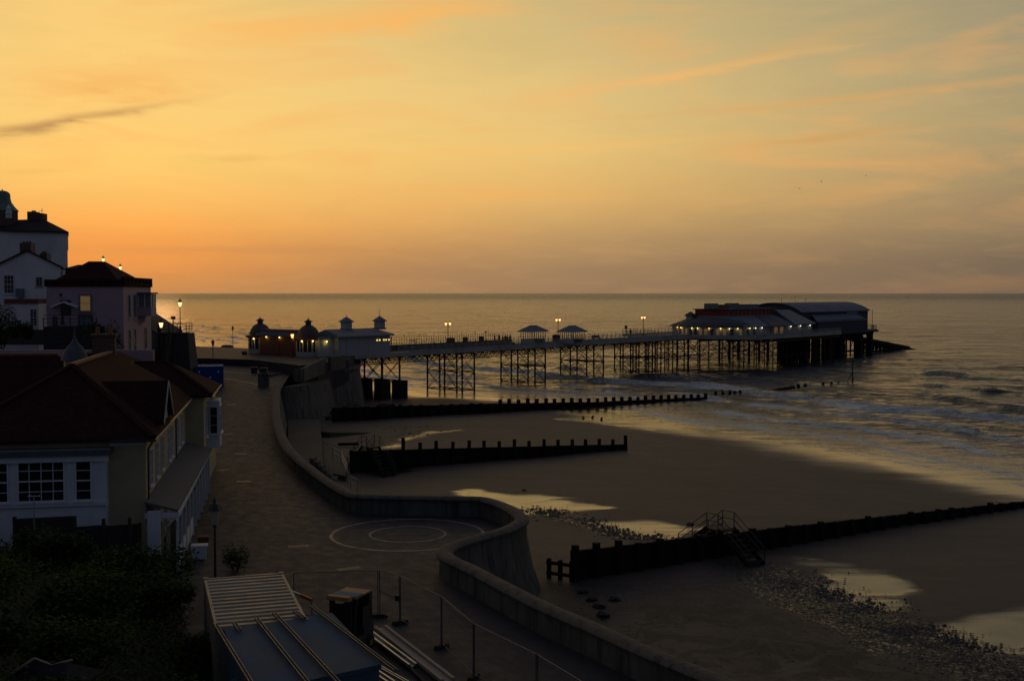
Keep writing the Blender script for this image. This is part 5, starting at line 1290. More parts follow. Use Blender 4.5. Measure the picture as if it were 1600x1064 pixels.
# ------------------------------------------------------------------ cream yellow house with veranda
def base_of(px, py, z): return at(px, py, z)
HA = R(11); hx, hy = at(227, 687, 10.0); YZ = 3.5; G = YZ
yh = thing('yellow_house', 'cream yellow seaside house with red tiled hipped roofs, white bay and veranda', 'house', (hx, hy, G), HA)
E0 = 10.0 - G                                                # eaves above the promenade
MB().box(-9.0, 0, 0, 22.6, 0, E0).build('wall', 'yellow', yh)
MB().box(-9.0, 1.2, 22.601, 36, 0, E0 + .1).build('wing_wall', 'yellow', yh)
MB().box(-24, -9.001, 12, 24, 0, E0 - .1).build('rear_wall', 'yellow', yh)
MB().hip(-9.5, .45, -.45, 24, E0 + .12, E0 + 3.35, -4.4, -4.3, 5.6, 20, .14).build('roof', 'tile', yh)
MB().hip(-24, -2, 10.5, 21.5, E0 + .1, E0 + 3.4, -24, -7, 15.9, 16.1, .14).build('roof', 'tile', yh)
MB().hip(-7.5, 1.75, 22.2, 33, E0 + .22, E0 + 2.2, -4.0, -1.6, 27, 28, .14).build('roof', 'tile', yh)
MB().hip(-12, -1, 21, 40, E0 + .1, E0 + 3.0, -7, -6.6, 26, 34, .14).build('roof', 'tile', yh)
def ridge(a, b, m_='tile', w_=.30): MB().bar(a, b, w_, .14).build('ridge_tiles', m_, yh)
ridge((-4.35, 5.6, E0 + 3.38), (.45, -.45, E0 + .16)); ridge((-4.35, 5.6, E0 + 3.38), (-9.5, -.45, E0 + .16))
ridge((-4.35, 5.6, E0 + 3.42), (-4.35, 20, E0 + 3.42), 'ridge'); ridge((-4, 27, E0 + 2.26), (-7.3, 22.4, E0 + .3), 'ridge', .34); ridge((-1.6, 27, E0 + 2.26), (1.7, 22.3, E0 + .28)); ridge((-4, 27.4, E0 + 2.26), (-1.6, 27.4, E0 + 2.26))
ridge((-24, 16, E0 + 3.45), (-7, 16, E0 + 3.45), 'ridge', .25); ridge((-6.9, 26, E0 + 3.05), (-11.9, 21.2, E0 + .2), 'ridge', .34)
# gable dormer looking to the sea
MB().add([(-4, 4.1, E0 + .0), (.25, 4.1, E0 + .0), (.25, 8.3, E0 + .0), (-4, 8.3, E0), (-4, 4.1, E0 + .6), (.25, 4.1, E0 + .6), (.25, 8.3, E0 + .6), (-4, 8.3, E0 + .6), (.25, 6.2, E0 + 2.2), (-4, 6.2, E0 + 2.2)],
         [(3,2,1,0), (0,1,5,4), (1,2,6,8,5), (2,3,7,6), (3,0,4,9,7), (5,8,9,4), (6,7,9,8)]).build('dormer', 'yellow', yh)
MB().add([(-4.6, 3.75, E0 + .45), (.5, 3.75, E0 + .45), (.5, 6.2, E0 + 2.45), (-4.6, 6.2, E0 + 2.45), (-4.6, 3.75, E0 + .3), (.5, 3.75, E0 + .3), (.5, 6.2, E0 + 2.3), (-4.6, 6.2, E0 + 2.3)],
         [(0,1,2,3), (7,6,5,4), (0,4,5,1), (1,5,6,2), (2,6,7,3), (3,7,4,0)]).add([(-4.6, 6.2, E0 + 2.45), (.5, 6.2, E0 + 2.45), (.5, 8.65, E0 + .45), (-4.6, 8.65, E0 + .45), (-4.6, 6.2, E0 + 2.3), (.5, 6.2, E0 + 2.3), (.5, 8.65, E0 + .3), (-4.6, 8.65, E0 + .3)],
         [(0,1,2,3), (7,6,5,4), (0,4,5,1), (1,5,6,2), (2,6,7,3), (3,7,4,0)]).build('dormer_roof', 'tile', yh)
mb = MB(); mb.bar((.53, 3.7, E0 + .36), (.53, 6.2, E0 + 2.38), .05, .18); mb.bar((.53, 6.2, E0 + 2.38), (.53, 8.7, E0 + .36), .05, .18); mb.build('bargeboard', 'pierpaint', yh)
# gutters and downpipes
MB().tube((-1.6, -.5, E0 + .02), (.5, -.5, E0 + .02), .07, 6).tube((.5, -.5, E0 + .02), (.5, 22, E0 + .02), .07, 6).tube((1.8, 22.2, E0 + .08), (1.8, 33, E0 + .08), .07, 6).build('gutter', 'iron', yh)
for q in ((.06, .25), (.06, 14.6)): MB().tube((q[0] + .35, q[1] - .5, E0), (q[0] + .04, q[1], E0 - .5), .05, 6).tube((q[0] + .04, q[1], E0 - .5), (q[0] + .04, q[1], 3.2), .05, 6).build('downpipe', 'iron', yh)
MB().box(-1.7, .06, -.05, 0, E0 - .25, E0 - .02).box(0, .05, -.05, 22.6, E0 - .25, E0 - .02).build('eaves_board', 'wood_white', yh)
# tall narrow windows of the side wall
for y_ in (1.6, 4.3, 7.0, 10.6, 12.2, 16.2, 18.8): window(yh, (0, y_, 3.9), YP, XP, .95, 1.9, 2, 4, fw=.06)
window(yh, (1.2, 24.2, 3.6), YP, XP, 1.2, 2.2, 2, 4); window(yh, (1.2, 30, 3.6), YP, XP, 1.2, 2.2, 2, 4)
# white oriel on the wing
MB().box(1.203, 2.05, 26, 28.6, 2.6, E0 - .5).build('oriel', 'wood_white', yh)
window(yh, (1.35, 26, 3.6), XP, YN, .6, 2.0, 1, 3); window(yh, (2.05, 26.2, 3.6), YP, XP, 2.2, 2.0, 3, 3)
# front bay with flat roof
bay = MB().prism([(-7.2, -.9), (-1.75, -.9), (-1.75, -.003), (-7.2, -.003)], .4, E0 - .55).build('bay', 'wood_white', yh)
MB().box(-7.45, -1.5, -1.2, -.003, E0 - .55, E0 - .28).build('bay_roof', 'lead', bay)
MB().box(-7.35, -1.6, -1.05, -.903, E0 - .85, E0 - .56).build('cornice', 'wood_white', bay)
MB().box(-7.3, -1.65, -1.02, -.903, E0 - 2.98, E0 - 2.82).build('sill_course', 'wood_white', bay)
window(yh, (-6.85, -.9, E0 - 2.75), XP, YN, .72, 1.95, 1, 4, midrail=True); window(yh, (-5.75, -.9, E0 - 2.75), XP, YN, 2.15, 2.0, 4, 4, midrail=True); window(yh, (-3.15, -.9, E0 - 2.75), XP, YN, .78, 1.95, 1, 4, midrail=True)
# curtains seen dimly behind the large window
# veranda
vr = MB().add([(.003, -.6, 3.55), (1.55, -.6, 3.1), (1.75, 22.2, 3.1), (.003, 22.2, 3.55), (.003, -.6, 3.43), (1.55, -.6, 2.98), (1.75, 22.2, 2.98), (.003, 22.2, 3.43)],
              [(0,1,2,3), (7,6,5,4), (0,4,5,1), (1,5,6,2), (2,6,7,3), (3,7,4,0)]).build('veranda_roof', 'lead', yh)
MB().box(1.50, 1.62, -.6, 22.2, 2.72, 2.975).box(0, 1.5, -.62, -.5, 2.72, 2.975).build('fascia', 'wood_white', vr)
for k in range(11):
    y_ = -.5 + k * 2.25; MB().box(1.46, 1.60, y_ - .07, y_ + .07, 0, 2.72).build('post', 'wood_white', vr)
    mb = MB(); mb.bar((1.53, y_ + .07, 2.2), (1.53, y_ + .55, 2.7), .05, .07); mb.bar((1.53, y_ - .07, 2.2), (1.53, y_ - .55, 2.7), .05, .07); mb.build('bracket', 'wood_white', vr)
mb = MB(); mb.bar((1.53, -.5, 1.0), (1.53, 9, 1.0), .06, .06); mb.box(1.50, 1.55, -.4, 9, .1, .94); mb.build('balustrade', 'wood_white', vr)
MB().bar((1.05, -.55, 2.3), (1.46, -.55, 2.72), .05, .07).bar((.06, -.55, 2.2), (.55, -.55, 2.72), .05, .07).build('bracket', 'wood_white', vr)
for y_ in (1.5, 4.5, 8, 12, 16): window(yh, (0, y_, .4), YP, XP, 1.3, 2.1, 2, 3, fw=.08)
for k in range(4): MB().box(.02 + k * .32, .2 + k * .32, -.42, -.36, 0.1, 2.5).build('curtain', 'board' if k % 2 else 'yellow', vr)
MB().box(.15, .75, -.9, -.65, .9, 3.1).build('screen', 'wood_white', vr)
# turret with a small lead dome
tx, ty = -5.3, 12.0; tz_ = E0 + 2.4
tr_ = MB().lathe(tx, ty, [(.62, tz_ - 1.4), (.62, tz_ + .9)], 8).build('turret', 'yellow', yh)
MB().lathe(tx, ty, [(.80, tz_ + .9), (.74, tz_ + 1.0), (.66, tz_ + 1.3), (.45, tz_ + 1.65), (.18, tz_ + 1.95), (.06, tz_ + 2.25), (.03, tz_ + 2.8)], 10).build('turret_dome', 'lead', tr_, True)
for i, (cx, cy, hh) in enumerate(((-4.8, 19.7, 4.4), (-13, 19, 3.6))):
    ch = MB().box(cx - .7, cx + .7, cy - .45, cy + .45, E0 + .5, E0 + hh).box(cx - .8, cx + .8, cy - .55, cy + .55, E0 + hh, E0 + hh + .15).build('chimney', 'chim', yh)
    for q in (-.4, .4): MB().lathe(cx + q, cy, [(.14, E0 + hh + .15), (.11, E0 + hh + .6)], 8).build('chimney_pot', 'ridge', ch)

# ------------------------------------------------------------------ pink house with battlements
def house(name, label, px0, px1, D, rz, ztop, zbase, cat='house'):
    x0 = (px0 - 800) / F * D; x1 = (px1 - 800) / F * D
    return thing(name, label, cat, (x1, D, zbase), rz), (x1 - x0)
def zat(py, D): return CH + (458 - py) / F * D * 1.0
D = 112.; GZ = 4.5
ph, wd = house('pink_house', 'pink rendered house with dark red battlements and hipped roof and a glass oriel', 78, 193, D, R(6), 0, GZ)
zt_ = zat(448, D) - GZ; zpz = zat(433, D) - GZ
wd = wd / math.cos(R(6))
MB().box(-wd, 0, 0, 13, 0, zt_).build('wall', 'pink', ph)
MB().box(-wd - .15, .15, -.15, 13.15, zt_ + .003, zt_ + .42).build('parapet', 'redbrown' if False else 'tile', ph)
mb = MB()
for k in range(8): y_ = .1 + k * 1.7; mb.box(-.25, .18, y_, y_ + .95, zt_ + .42, zpz)
mb.box(-wd - .15, -.25, -.18, .1, zt_ + .42, zpz - .25)
mb.build('battlement', 'tile', ph)
MB().hip(-wd + .3, -.4, .4, 12.6, zt_ + .43, zat(409, 118) - GZ, -wd + 2.6, -wd + 4.0, 5.5, 6.5, .1).build('roof', 'tile', ph)
def W_(px, py, pw_, ph_, house_, D_, cols, rows, pane='glass', fr='wood_white', **k):
    """window given by its left, top, width and height in photo pixels on a front wall at distance D_"""
    s = D_ / F; x = (px - 800) * s - house_.location.x; z = zat(py + ph_, D_) - house_.location.z
    return window(house_, (x / math.cos(house_.rotation_euler.z), 0, z), XP, YN, pw_ * s, ph_ * s, cols, rows, pane=pane, fr=fr, **k)
W_(126, 460, 20, 28, ph, D, 1, 2, 'glow', 'pierroof', fw=.16)
W_(97, 458, 5, 6, ph, D, 1, 1, fr='pierpaint', fw=.03)
pc = MB().add([(-6.6, -.9, zat(478, D) - GZ), (-5.4, -.9, zat(470.5, D) - GZ), (-4.2, -.9, zat(478, D) - GZ), (-6.6, -.003, zat(478, D) - GZ), (-5.4, -.003, zat(470.5, D) - GZ), (-4.2, -.003, zat(478, D) - GZ),
               (-6.6, -.9, zat(478, D) - GZ - .16), (-5.4, -.9, zat(470.5, D) - GZ - .16), (-4.2, -.9, zat(478, D) - GZ - .16), (-6.6, -.003, zat(478, D) - GZ - .16), (-5.4, -.003, zat(470.5, D) - GZ - .16), (-4.2, -.003, zat(478, D) - GZ - .16)],
              [(0,1,4,3), (1,2,5,4), (6,9,10,7), (7,10,11,8), (0,6,7,1), (1,7,8,2), (3,4,10,9), (4,5,11,10), (0,3,9,6), (2,8,11,5)]).build('porch_canopy', 'wood_white', ph)
pane_only(ph, (-5.9, 0, zat(493, D) - GZ), XP, YN, 1.0, 1.5, 'glass', 'door', .05)
for (a_, b_2, c_2, d_2) in ((87, 494, 6, 14), (100, 493, 3, 12), (125, 493, 22, 16)): W_(a_, b_2, c_2, d_2, ph, D, 1, 1, 'pierroof', 'iron', fw=.10)
MB().box(-6.8, -1.8, -2.6, -.01, 0, zat(509, D) - GZ).build('garden_bay', 'fence', ph)
railing([(-6.8, -2.5, zat(509, D) - GZ), (-1.9, -2.5, zat(509, D) - GZ)], parent=ph, m='iron', name='balcony_rail', h=.9, step=1.2)
# side windows and oriel (facing the sea)
for y_ in (2.0, 4.4, 9.5): window(ph, (0, y_, zat(499, D) - GZ), YP, XP, .9, 2.4, 1, 2, fr='pierpaint'); window(ph, (0, y_, zat(553, D) - GZ), YP, XP, .9, 2.3, 1, 2, fr='pierpaint')
oz0, oz1 = zat(496, D) - GZ, zat(457, D) - GZ
orl = MB().prism([(.003, 6.3), (1.35, 6.3), (1.35, 9.0), (.003, 9.0)], oz0, oz0 + .9).build('oriel', 'pink', ph)
MB().box(.003, 1.5, 6.1, 9.2, oz1 - .15, oz1).build('oriel_roof', 'lead', orl)
MB().box(.01, 1.25, 6.38, 8.9, oz0 + .9, oz1 - .16).build('glazing', mat('oriel_glass', (.16, .20, .20), .15, .1, 1), orl)
mb = MB()
for q in (.03, .66, 1.29): mb.box(q, q + .08, 6.3, 6.37, oz0 + .9, oz1 - .15)
for q in (6.3, 7.6, 8.9): mb.box(1.26, 1.34, q, q + .08, oz0 + .9, oz1 - .15)
mb.build('glazing_bar', 'wood_white', orl)
MB().prism([(.003, 6.8), (.5, 7.2), (.5, 8.1), (.003, 8.5)], oz0 - .7, oz0 - .003).build('corbel', 'pink', orl)
for a_ in (-1.0,): MB().box(a_ - .1, a_ + .1, -.03, -.001, .2, 4).build('pilaster', 'pink', ph)

# ------------------------------------------------------------------ white gabled house
D = 128.; GZ = 5.0; s = D / F
gh, wd = house('gabled_house', 'white gabled house with sash windows and a brick chimney between hotel and pink house', -12, 98, D, R(3), 0, GZ)
X_ = lambda px: ((px - 800) * s - gh.location.x) / math.cos(R(3)); Zg = lambda py: zat(py, D) - GZ
X3 = lambda px: ((px - 800) * 137. / F - gh.location.x) / math.cos(R(3)) + .5
MB().add([(X_(-12), 0, 0), (X_(98), 0, 0), (X_(98), 0, Zg(417)), (X_(46), 0, Zg(393)), (X_(-12), 0, Zg(420)), (X_(-12), 9, 0), (X3(98), 9, 0), (X3(98), 9, Zg(417)), (X3(46), 9, Zg(393)), (X_(-12), 9, Zg(420))],
         [(0,1,2,3,4), (9,8,7,6,5), (0,5,6,1), (1,6,7,2), (2,7,8,3), (3,8,9,4), (4,9,5,0)]).build('wall', 'white2', gh)
mb = MB()
for (pa_, za), (pb_, zb_) in (((-16, Zg(421)), (46, Zg(391))), ((46, Zg(391)), (101, Zg(418)))):
    xa, xb, xc, xd = X_(pa_), X_(pb_), X3(pb_), X3(pa_)
    mb.add([(xa, -.25, za + .04), (xb, -.25, zb_ + .04), (xc, 9.2, zb_ + .04), (xd, 9.2, za + .04), (xa, -.25, za - .16), (xb, -.25, zb_ - .16), (xc, 9.2, zb_ - .16), (xd, 9.2, za - .16)], [(0,1,2,3), (7,6,5,4), (0,4,5,1), (1,5,6,2), (2,6,7,3), (3,7,4,0)])
mb.build('roof', 'slate', gh)
ch = MB().box(X_(33), X_(50), .2, 1.6, Zg(404), Zg(380)).build('chimney', 'chim', gh)
for q in (36, 41, 46): MB().lathe(X_(q), .9, [(.14, Zg(380)), (.12, Zg(377))], 8).build('chimney_pot', 'chim', ch)
MB().box(X3(93.5) - .5, X3(105) - .6, 4.2, 5.6, Zg(420), Zg(394)).box(X3(95) - .5, X3(100) - .5, 4.5, 5.3, Zg(394), Zg(391)).build('chimney', 'chim', gh)
W_(9, 430, 16, 29, gh, D, 3, 4, midrail=True); W_(58, 433, 10, 15, gh, D, 2, 3, fr='pierpaint')
MB().tube((X_(98.2), -.06, Zg(418)), (X_(98.2), -.06, Zg(440)), .06, 6).build('downpipe', 'iron', gh)
# lower white block in front
MB().box(X_(27), X_(77), -3.2, -.003, 0, Zg(474)).build('front_block', 'white2', gh)
MB().box(X_(26.5), X_(77.5), -3.35, -.003, Zg(474), Zg(467)).build('front_roof', 'redbrown', gh)
f_ = W_(64, 482, 11, 27, gh, D, 2, 6, midrail=True); f_.location.y = -3.2
f_ = W_(40, 498, 12, 17, gh, D, 3, 3); f_.location.y = -3.2
f_ = W_(11, 471, 15, 28, gh, D, 1, 3, 'pierroof', 'iron'); 
MB().box(X_(28), X_(40), -.30, -.003, Zg(465), Zg(451)).build('ventilator', 'pierroof', gh)
# terrace walls in front
o = MB().box(0, (76 + 30) * s, 0, .4, 0, 1.6).build('garden_wall', 'flint'); o.location = ((-30 - 800) * .0672, 121, zat(530, 121) - .6); tag(o, 'dark flint garden wall below the white gabled house', 'wall')
o = MB().box(0, 13.5, 0, .5, 0, 3.0).build('garden_wall', 'pink'); o.location = ((-10 - 800) * 98 / F, 98, zat(547, 98) - 3.0); tag(o, 'long low pink garden wall behind the roofs of the yellow house', 'wall')

# ------------------------------------------------------------------ tall white hotel
D = 152.; GZ = 8.0; s = D / F
ho, wd = house('hotel', 'tall white hotel with dark slate roof, brick chimney and a domed corner turret', -40, 104, D, R(0), 0, GZ, 'hotel')
X2 = lambda px, dy: (px - 800) * (152. + dy) / F - ho.location.x
X_ = lambda px: (px - 800) * s - ho.location.x; Zg = lambda py: zat(py, D) - GZ
MB().prism([(X_(-40), 1.0), (X_(20), .2), (X_(60), 0), (X_(86), .3), (X_(100), 1.6), (X2(105, 4), 4.0), (X2(105, 12), 12), (X_(-40), 12)], 0, Zg(361)).build('wall', 'white', ho)
MB().add([(X_(-42), .6, Zg(356)), (X_(20), -.2, Zg(361)), (X_(60), -.5, Zg(361.5)), (X_(88), -.2, Zg(362)), (X_(103), 1.4, Zg(362)), (X2(109.5, 4), 4, Zg(362)), (X2(109, 12), 12, Zg(362)), (X_(-42), 12, Zg(356)),
          (X_(-42), 5, Zg(342)), (X2(70, 5), 5, Zg(339)), (X2(68, 8), 8, Zg(339)), (X_(-42), 8, Zg(342)),
          (X_(-42), .6, Zg(358)), (X_(20), -.2, Zg(363)), (X_(60), -.5, Zg(363.5)), (X_(88), -.2, Zg(364)), (X_(103), 1.4, Zg(364)), (X2(109.5, 4), 4, Zg(364)), (X2(109, 12), 12, Zg(364)), (X_(-42), 12, Zg(358))],
         [(0,1,2,9,8), (2,3,9), (3,4,9), (4,5,9), (5,6,10,9), (6,7,11,10), (8,9,10,11), (0,8,11,7), (12,13,1,0), (13,14,2,1), (14,15,3,2), (15,16,4,3), (16,17,5,4), (17,18,6,5), (18,19,7,6), (19,12,0,7), (19,18,17,16,15,14,13,12)]).build('roof', 'slate', ho)
MB().box(X2(101.5, 3.2), X2(105.4, 3.2), 3.2, 3.9, Zg(390), Zg(366)).build('window', 'glass', ho)
ch = MB().box(X2(47, 5), X2(70, 5), 4.6, 6.4, Zg(345), Zg(330)).box(X2(47, 5), X2(59, 5), 4.6, 6.4, Zg(330), Zg(327.5)).build('chimney', 'chim', ho)
for q in (51.5, 55): MB().lathe(X2(q, 5), 5.5, [(.16, Zg(328.5)), (.13, Zg(325))], 8).build('chimney_pot', 'chim', ch)
mb = MB(); mb.bar((X2(66, 5), 5.5, Zg(331)), (X2(66, 5), 5.5, Zg(322)), .05, .05, (1, 0, 0)); mb.bar((X2(61, 5), 5.5, Zg(326)), (X2(68.5, 5), 5.5, Zg(325)), .04); mb.build('aerial', 'iron', ch)
MB().lathe(X_(41), 6, [(.5, Zg(343)), (.45, Zg(341)), (.1, Zg(339.6))], 10).build('roof_cowl', 'slate', ho)
dcx = X2(7, 3.5)
dt = MB().lathe(dcx, 3.5, [(1.9, Zg(352)), (1.9, Zg(327))], 8, R(22.5)).build('dome_turret', 'chim', ho)
MB().lathe(dcx, 3.5, [(2.05, Zg(328)), (1.98, Zg(326.5)), (1.55, Zg(321)), (1.15, Zg(314)), (1.0, Zg(307)), (1.02, Zg(304)), (.96, Zg(300)), (.72, Zg(297)), (.35, Zg(295.5)), (.05, Zg(295))], 16).build('dome', 'copper', dt, True)
MB().lathe(dcx, 3.5, [(.06, Zg(295)), (.09, Zg(293.8)), (.02, Zg(292.5))], 8).build('finial', 'redbrown', dt)
MB().lathe(X_(12), .9, [(.42, Zg(341)), (.40, Zg(334)), (.5, Zg(333)), (.3, Zg(329)), (.36, Zg(326)), (.05, Zg(320))], 8).build('stone_urn', 'white', ho)
# distant roof right of the chimney
o = MB().hip(-1, 3, 0, 5, 0, .5, 0, 2, 2, 3).box(-.8, 2.8, .2, 4.8, -3, -.12).build('flat_roofed_outhouse', 'slate'); o.location = ((113 - 800) * 135 / F, 135, zat(420, 135)); tag(o, 'small dark roofed outbuilding between the white gabled house and pink house', 'outbuilding')
# bushes in the hotel gardens come with the plants below

# ------------------------------------------------------------------ cliff plateau and retaining wall with steps
D = 141.; s = D / F; RZ = zat(521, D)
def xs(px, d_=D): return (px - 800) * d_ / F
struct(MB().prism([(xs(250), 143), (xs(245, 175), 175), (xs(240, 230), 230), (-160, 230), (-160, 132), (xs(215, 132), 132), (xs(236, 138), 138)], 2, RZ - .05).build('cliff_top', 'flint'))
rw = thing('retaining_wall', 'tall dark battered retaining wall with railed top platform and steps at its corner', 'wall', (0, 0, 0))
zb0 = 5.0
MB().add([(xs(248), D, zb0), (xs(302), D - .8, zb0), (xs(302), D + 3, zb0), (xs(248), D + 3, zb0), (xs(248), D, RZ), (xs(293), D, RZ), (xs(293), D + 3, RZ), (xs(248), D + 3, RZ)],
         [(3,2,1,0), (4,5,6,7), (0,1,5,4), (1,2,6,5), (2,3,7,6), (3,0,4,7)]).build('wall', 'flint', rw)
MB().add([(xs(205), D - 3, 4), (xs(250.5), D - .5, 4), (xs(250.5), D + 10, 4), (xs(205), D + 10, 4), (xs(205), D - 3, zat(492, D)), (xs(224), D - 2, zat(500.5, D)), (xs(248.5), D - .4, RZ + .02), (xs(248.5), D + 10, RZ + .02), (xs(205), D + 10, zat(492, D))],
         [(0,1,6,5,4), (3,2,1,0), (1,2,7,6), (2,3,8,7), (3,0,4,8), (4,5,6,7,8)]).build('ramp_wall', 'flint', rw)
MB().bar((xs(248), D - .05, RZ + .06), (xs(293.5), D - .05, RZ + .06), .5, .14).build('coping', 'conc', rw)
railing([(xs(251), D + .2, RZ + .1), (xs(262.5), D + .2, RZ + .1), (xs(290), D + .2, RZ + .1), (xs(290.5), D + 2.6, RZ + .1)], parent=rw, m='iron', h=1.15, step=1.3, r_=.035)
railing([(xs(223), D - 1.8, zat(501, D)), (xs(248), D - .3, RZ + .1)], parent=rw, m='iron', h=1.15, step=.9, r_=.035)
MB().bar((xs(249), D, RZ), (xs(249), D, RZ + 1.1), .35, .35, (1, 0, 0)).build('pier_post', 'iron', rw)
mb = MB()
for k in range(22): q = k / 22; mb.box(xs(266 - 9 * q) - .35, xs(266 - 9 * q) + .35, D - .55 - q * 1.5, D + .1, RZ - (RZ - 7.4) * q - .30, RZ - (RZ - 7.4) * q - .10)
mb.build('steps', 'conc', rw)
mb = MB(); mb.bar((xs(268), D - .7, RZ + .4), (xs(259), D - 2.2, 8.0), .07, .07); mb.bar((xs(263), D - .7, RZ + .4), (xs(254), D - 2.2, 8.0), .07, .07); mb.build('handrail', 'iron', rw)
street_lamp('tall lit lamp on the railed platform of the retaining wall', xs(278.5), D + .8, RZ, 46 * s + .35, 'lamp_w', sz=1.15, arm=True)
street_lamp('lit lamp in front of the retaining wall near the sloping rail', xs(251.5, 137), 137, 6.2, zat(502, 137) - 6.2, 'lamp_w', sz=1.25)
street_lamp('left one of two distant lit lamps above the roof of the pink house', xs(162.5, 160), 160, RZ, zat(402.5, 160) - RZ, 'lamp_w', sz=1.05)
street_lamp('right one of two distant lit lamps beyond the battlements of the pink house', xs(189, 165), 165, RZ, zat(415, 165) - RZ, 'lamp_w', sz=1.05)
r = thing('platform_sign', 'small dark sign on the railing beside the tall lit lamp', 'sign', (xs(269.5), D + .25, RZ)); MB().bar((0, 0, 0), (0, 0, 1.9), .1, .1, (1, 0, 0)).build('post', 'iron', r); MB().box(-.25, .3, -.04, .04, 1.7, 2.1).build('board', 'iron', r)
for i, (px, py) in enumerate([(277, 577), (284, 582)]):
    o = MB().box(-.5, .5, -.4, .4, 0, .9).add([(-.55, -.45, .9), (.55, -.45, .9), (.55, .45, .95), (-.55, .45, .95), (0, 0, 1.15)], [(0,1,4), (1,2,4), (2,3,4), (3,0,4), (3,2,1,0)]).build('storage_box', 'drywood'); x, y, z = hit(px, py + 14, zp); o.location = (x, y, z + .4); tag(o, ['left', 'right'][i] + ' of two weathered boxes at the foot of the retaining wall', 'box', 'boxes below the retaining wall')

# ------------------------------------------------------------------ bank, plants
def bank_h(x, y):
    toe = -15.6 + (54 - y) * .335                           # x of the toe of the slope
    t_ = np.clip(toe - x, 0, 60)
    rise = np.minimum(t_ * .62, 1.6 + (52 - np.minimum(y, 52)) * .17)
    return 3.45 + rise * sst(0, 1, t_ / 1.2) + (fbm(x, y, 3, 4, 61) - .5) * .5 * sst(0, 3, t_)
M['soil'] = mat('dark_soil', (.012, .014, .008), .95, .4, 2, .6, 8)
struct(grid_mesh('bank', np.arange(-45, -3, .5), np.arange(16, 55.8, .5), bank_h, M['soil']))
def leaves(n, pts_fn, size, seed, name='foliage', m_='leaf', parent=None):
    r_ = np.random.default_rng(seed); V = []; Fc = []
    P = pts_fn(n, r_)
    for i, (x, y, z) in enumerate(P):
        a = r_.uniform(0, 6.28); tl = r_.uniform(-.9, .9); L = size * r_.uniform(.6, 1.4); w_ = L * .42
        d = Vector((math.cos(a), math.sin(a), tl)).normalized(); sd_ = Vector((-math.sin(a), math.cos(a), r_.uniform(-.5, .5))).normalized(); c_ = Vector((x, y, z)); b = len(V)
        V += [tuple(c_), tuple(c_ + d * L * .5 + sd_ * w_), tuple(c_ + d * L), tuple(c_ + d * L * .5 - sd_ * w_)]; Fc.append((b, b + 1, b + 2, b + 3))
    return MB().add(V, Fc).build(name, m_, parent)
def clump_pts(rx, ry, rz_, k, seed):
    rq = np.random.default_rng(seed); cs = [(rq.uniform(-.6, .6) * rx, rq.uniform(-.6, .6) * ry, rq.uniform(.3, .85) * rz_, rq.uniform(.25, .5)) for _ in range(k)]
    def f(n, r_):
        o = []
        for _ in range(n):
            c_ = cs[r_.integers(0, k)]; v = r_.normal(size=3); v /= np.linalg.norm(v); q = r_.uniform(.55, 1.08)
            o.append((c_[0] + v[0] * rx * c_[3] * q, c_[1] + v[1] * ry * c_[3] * q, max(.02, c_[2] + v[2] * rz_ * c_[3] * q)))
        return o
    return f
def make_shrub(seed, rx, ry, rz_, n, size, m_='leaf', loc=(0, 0, 0), label='', cat='shrub', group='shrubs on the garden bank', name='shrub'):
    r = thing(name, label, cat, loc, 0, group)
    leaves(n, clump_pts(rx, ry, rz_, 11, seed), size, seed, 'foliage', m_, r)
    mb = MB(); rq = random.Random(seed)
    for k in range(6): a = rq.uniform(0, 6.28); mb.tube((0, 0, -.2), (math.cos(a) * rx * .45, math.sin(a) * ry * .45, rz_ * rq.uniform(.5, .8)), .05, 5, .015)
    mb.build('stems', 'bark', r); return r
def zb_(x, y): return float(bank_h(np.array([x]), np.array([y]))[0])
sa_ = make_shrub(1, 2.0, 2.0, 1.9, 5200, .15, loc=(-14.2, 38, zb_(-14.2, 38)), label='big rounded shrub beside the corrugated container')
sb_ = make_shrub(2, 1.6, 1.5, 1.3, 3600, .13, m_='leaf2', loc=(-17.5, 44, zb_(-17.5, 44)), label='low ivy like shrub under the veranda end')
sc_ = make_shrub(3, 2.4, 1.8, 1.5, 5200, .14, loc=(-19.5, 37, zb_(-19.5, 37)), label='broad dark shrub in the middle of the bank')
SPOTS = [(sa_, -11.6, 32.5, 'bushy shrub spilling beside the blue container roof'), (sb_, -12.4, 41.5, 'small shrub in the gap left of the corrugated container'), (sc_, -14.8, 33.5, 'wide shrub at the bottom edge left of the blue container'), (sa_, -22.5, 42, 'shrub below the dark garden fence at the far left'),
         (sb_, -20.3, 47.5, 'small shrub below the white bay window'), (sc_, -16.2, 48.5, 'shrub at the foot of the yellow front wall'), (sa_, -17.6, 33.2, 'tall shrub near the bottom left of the bank'), (sb_, -13.8, 29.6, 'low shrub at the bottom edge of the bank'),
         (sc_, -24.5, 48, 'shrub against the fence at the left edge'), (sa_, -19.6, 30, 'shrub in the bottom left corner'), (sb_, -16.0, 29.3, 'low bush behind the shed at the bottom left'), (sc_, -10.6, 28.8, 'shrub next to the near end of the blue container'), (sb_, -16.6, 41.3, 'small shrub halfway down the bank'), (sa_, -14.9, 44.9, 'dense shrub before the veranda screen')]
for i, (o_, x, y, lb_) in enumerate(SPOTS):
    x += (54 - y) * .085; d = dup(o_, (x, y, zb_(x, y)), i * 1.3, lb_); d.scale = (.8 + .06 * (i % 6),) * 3
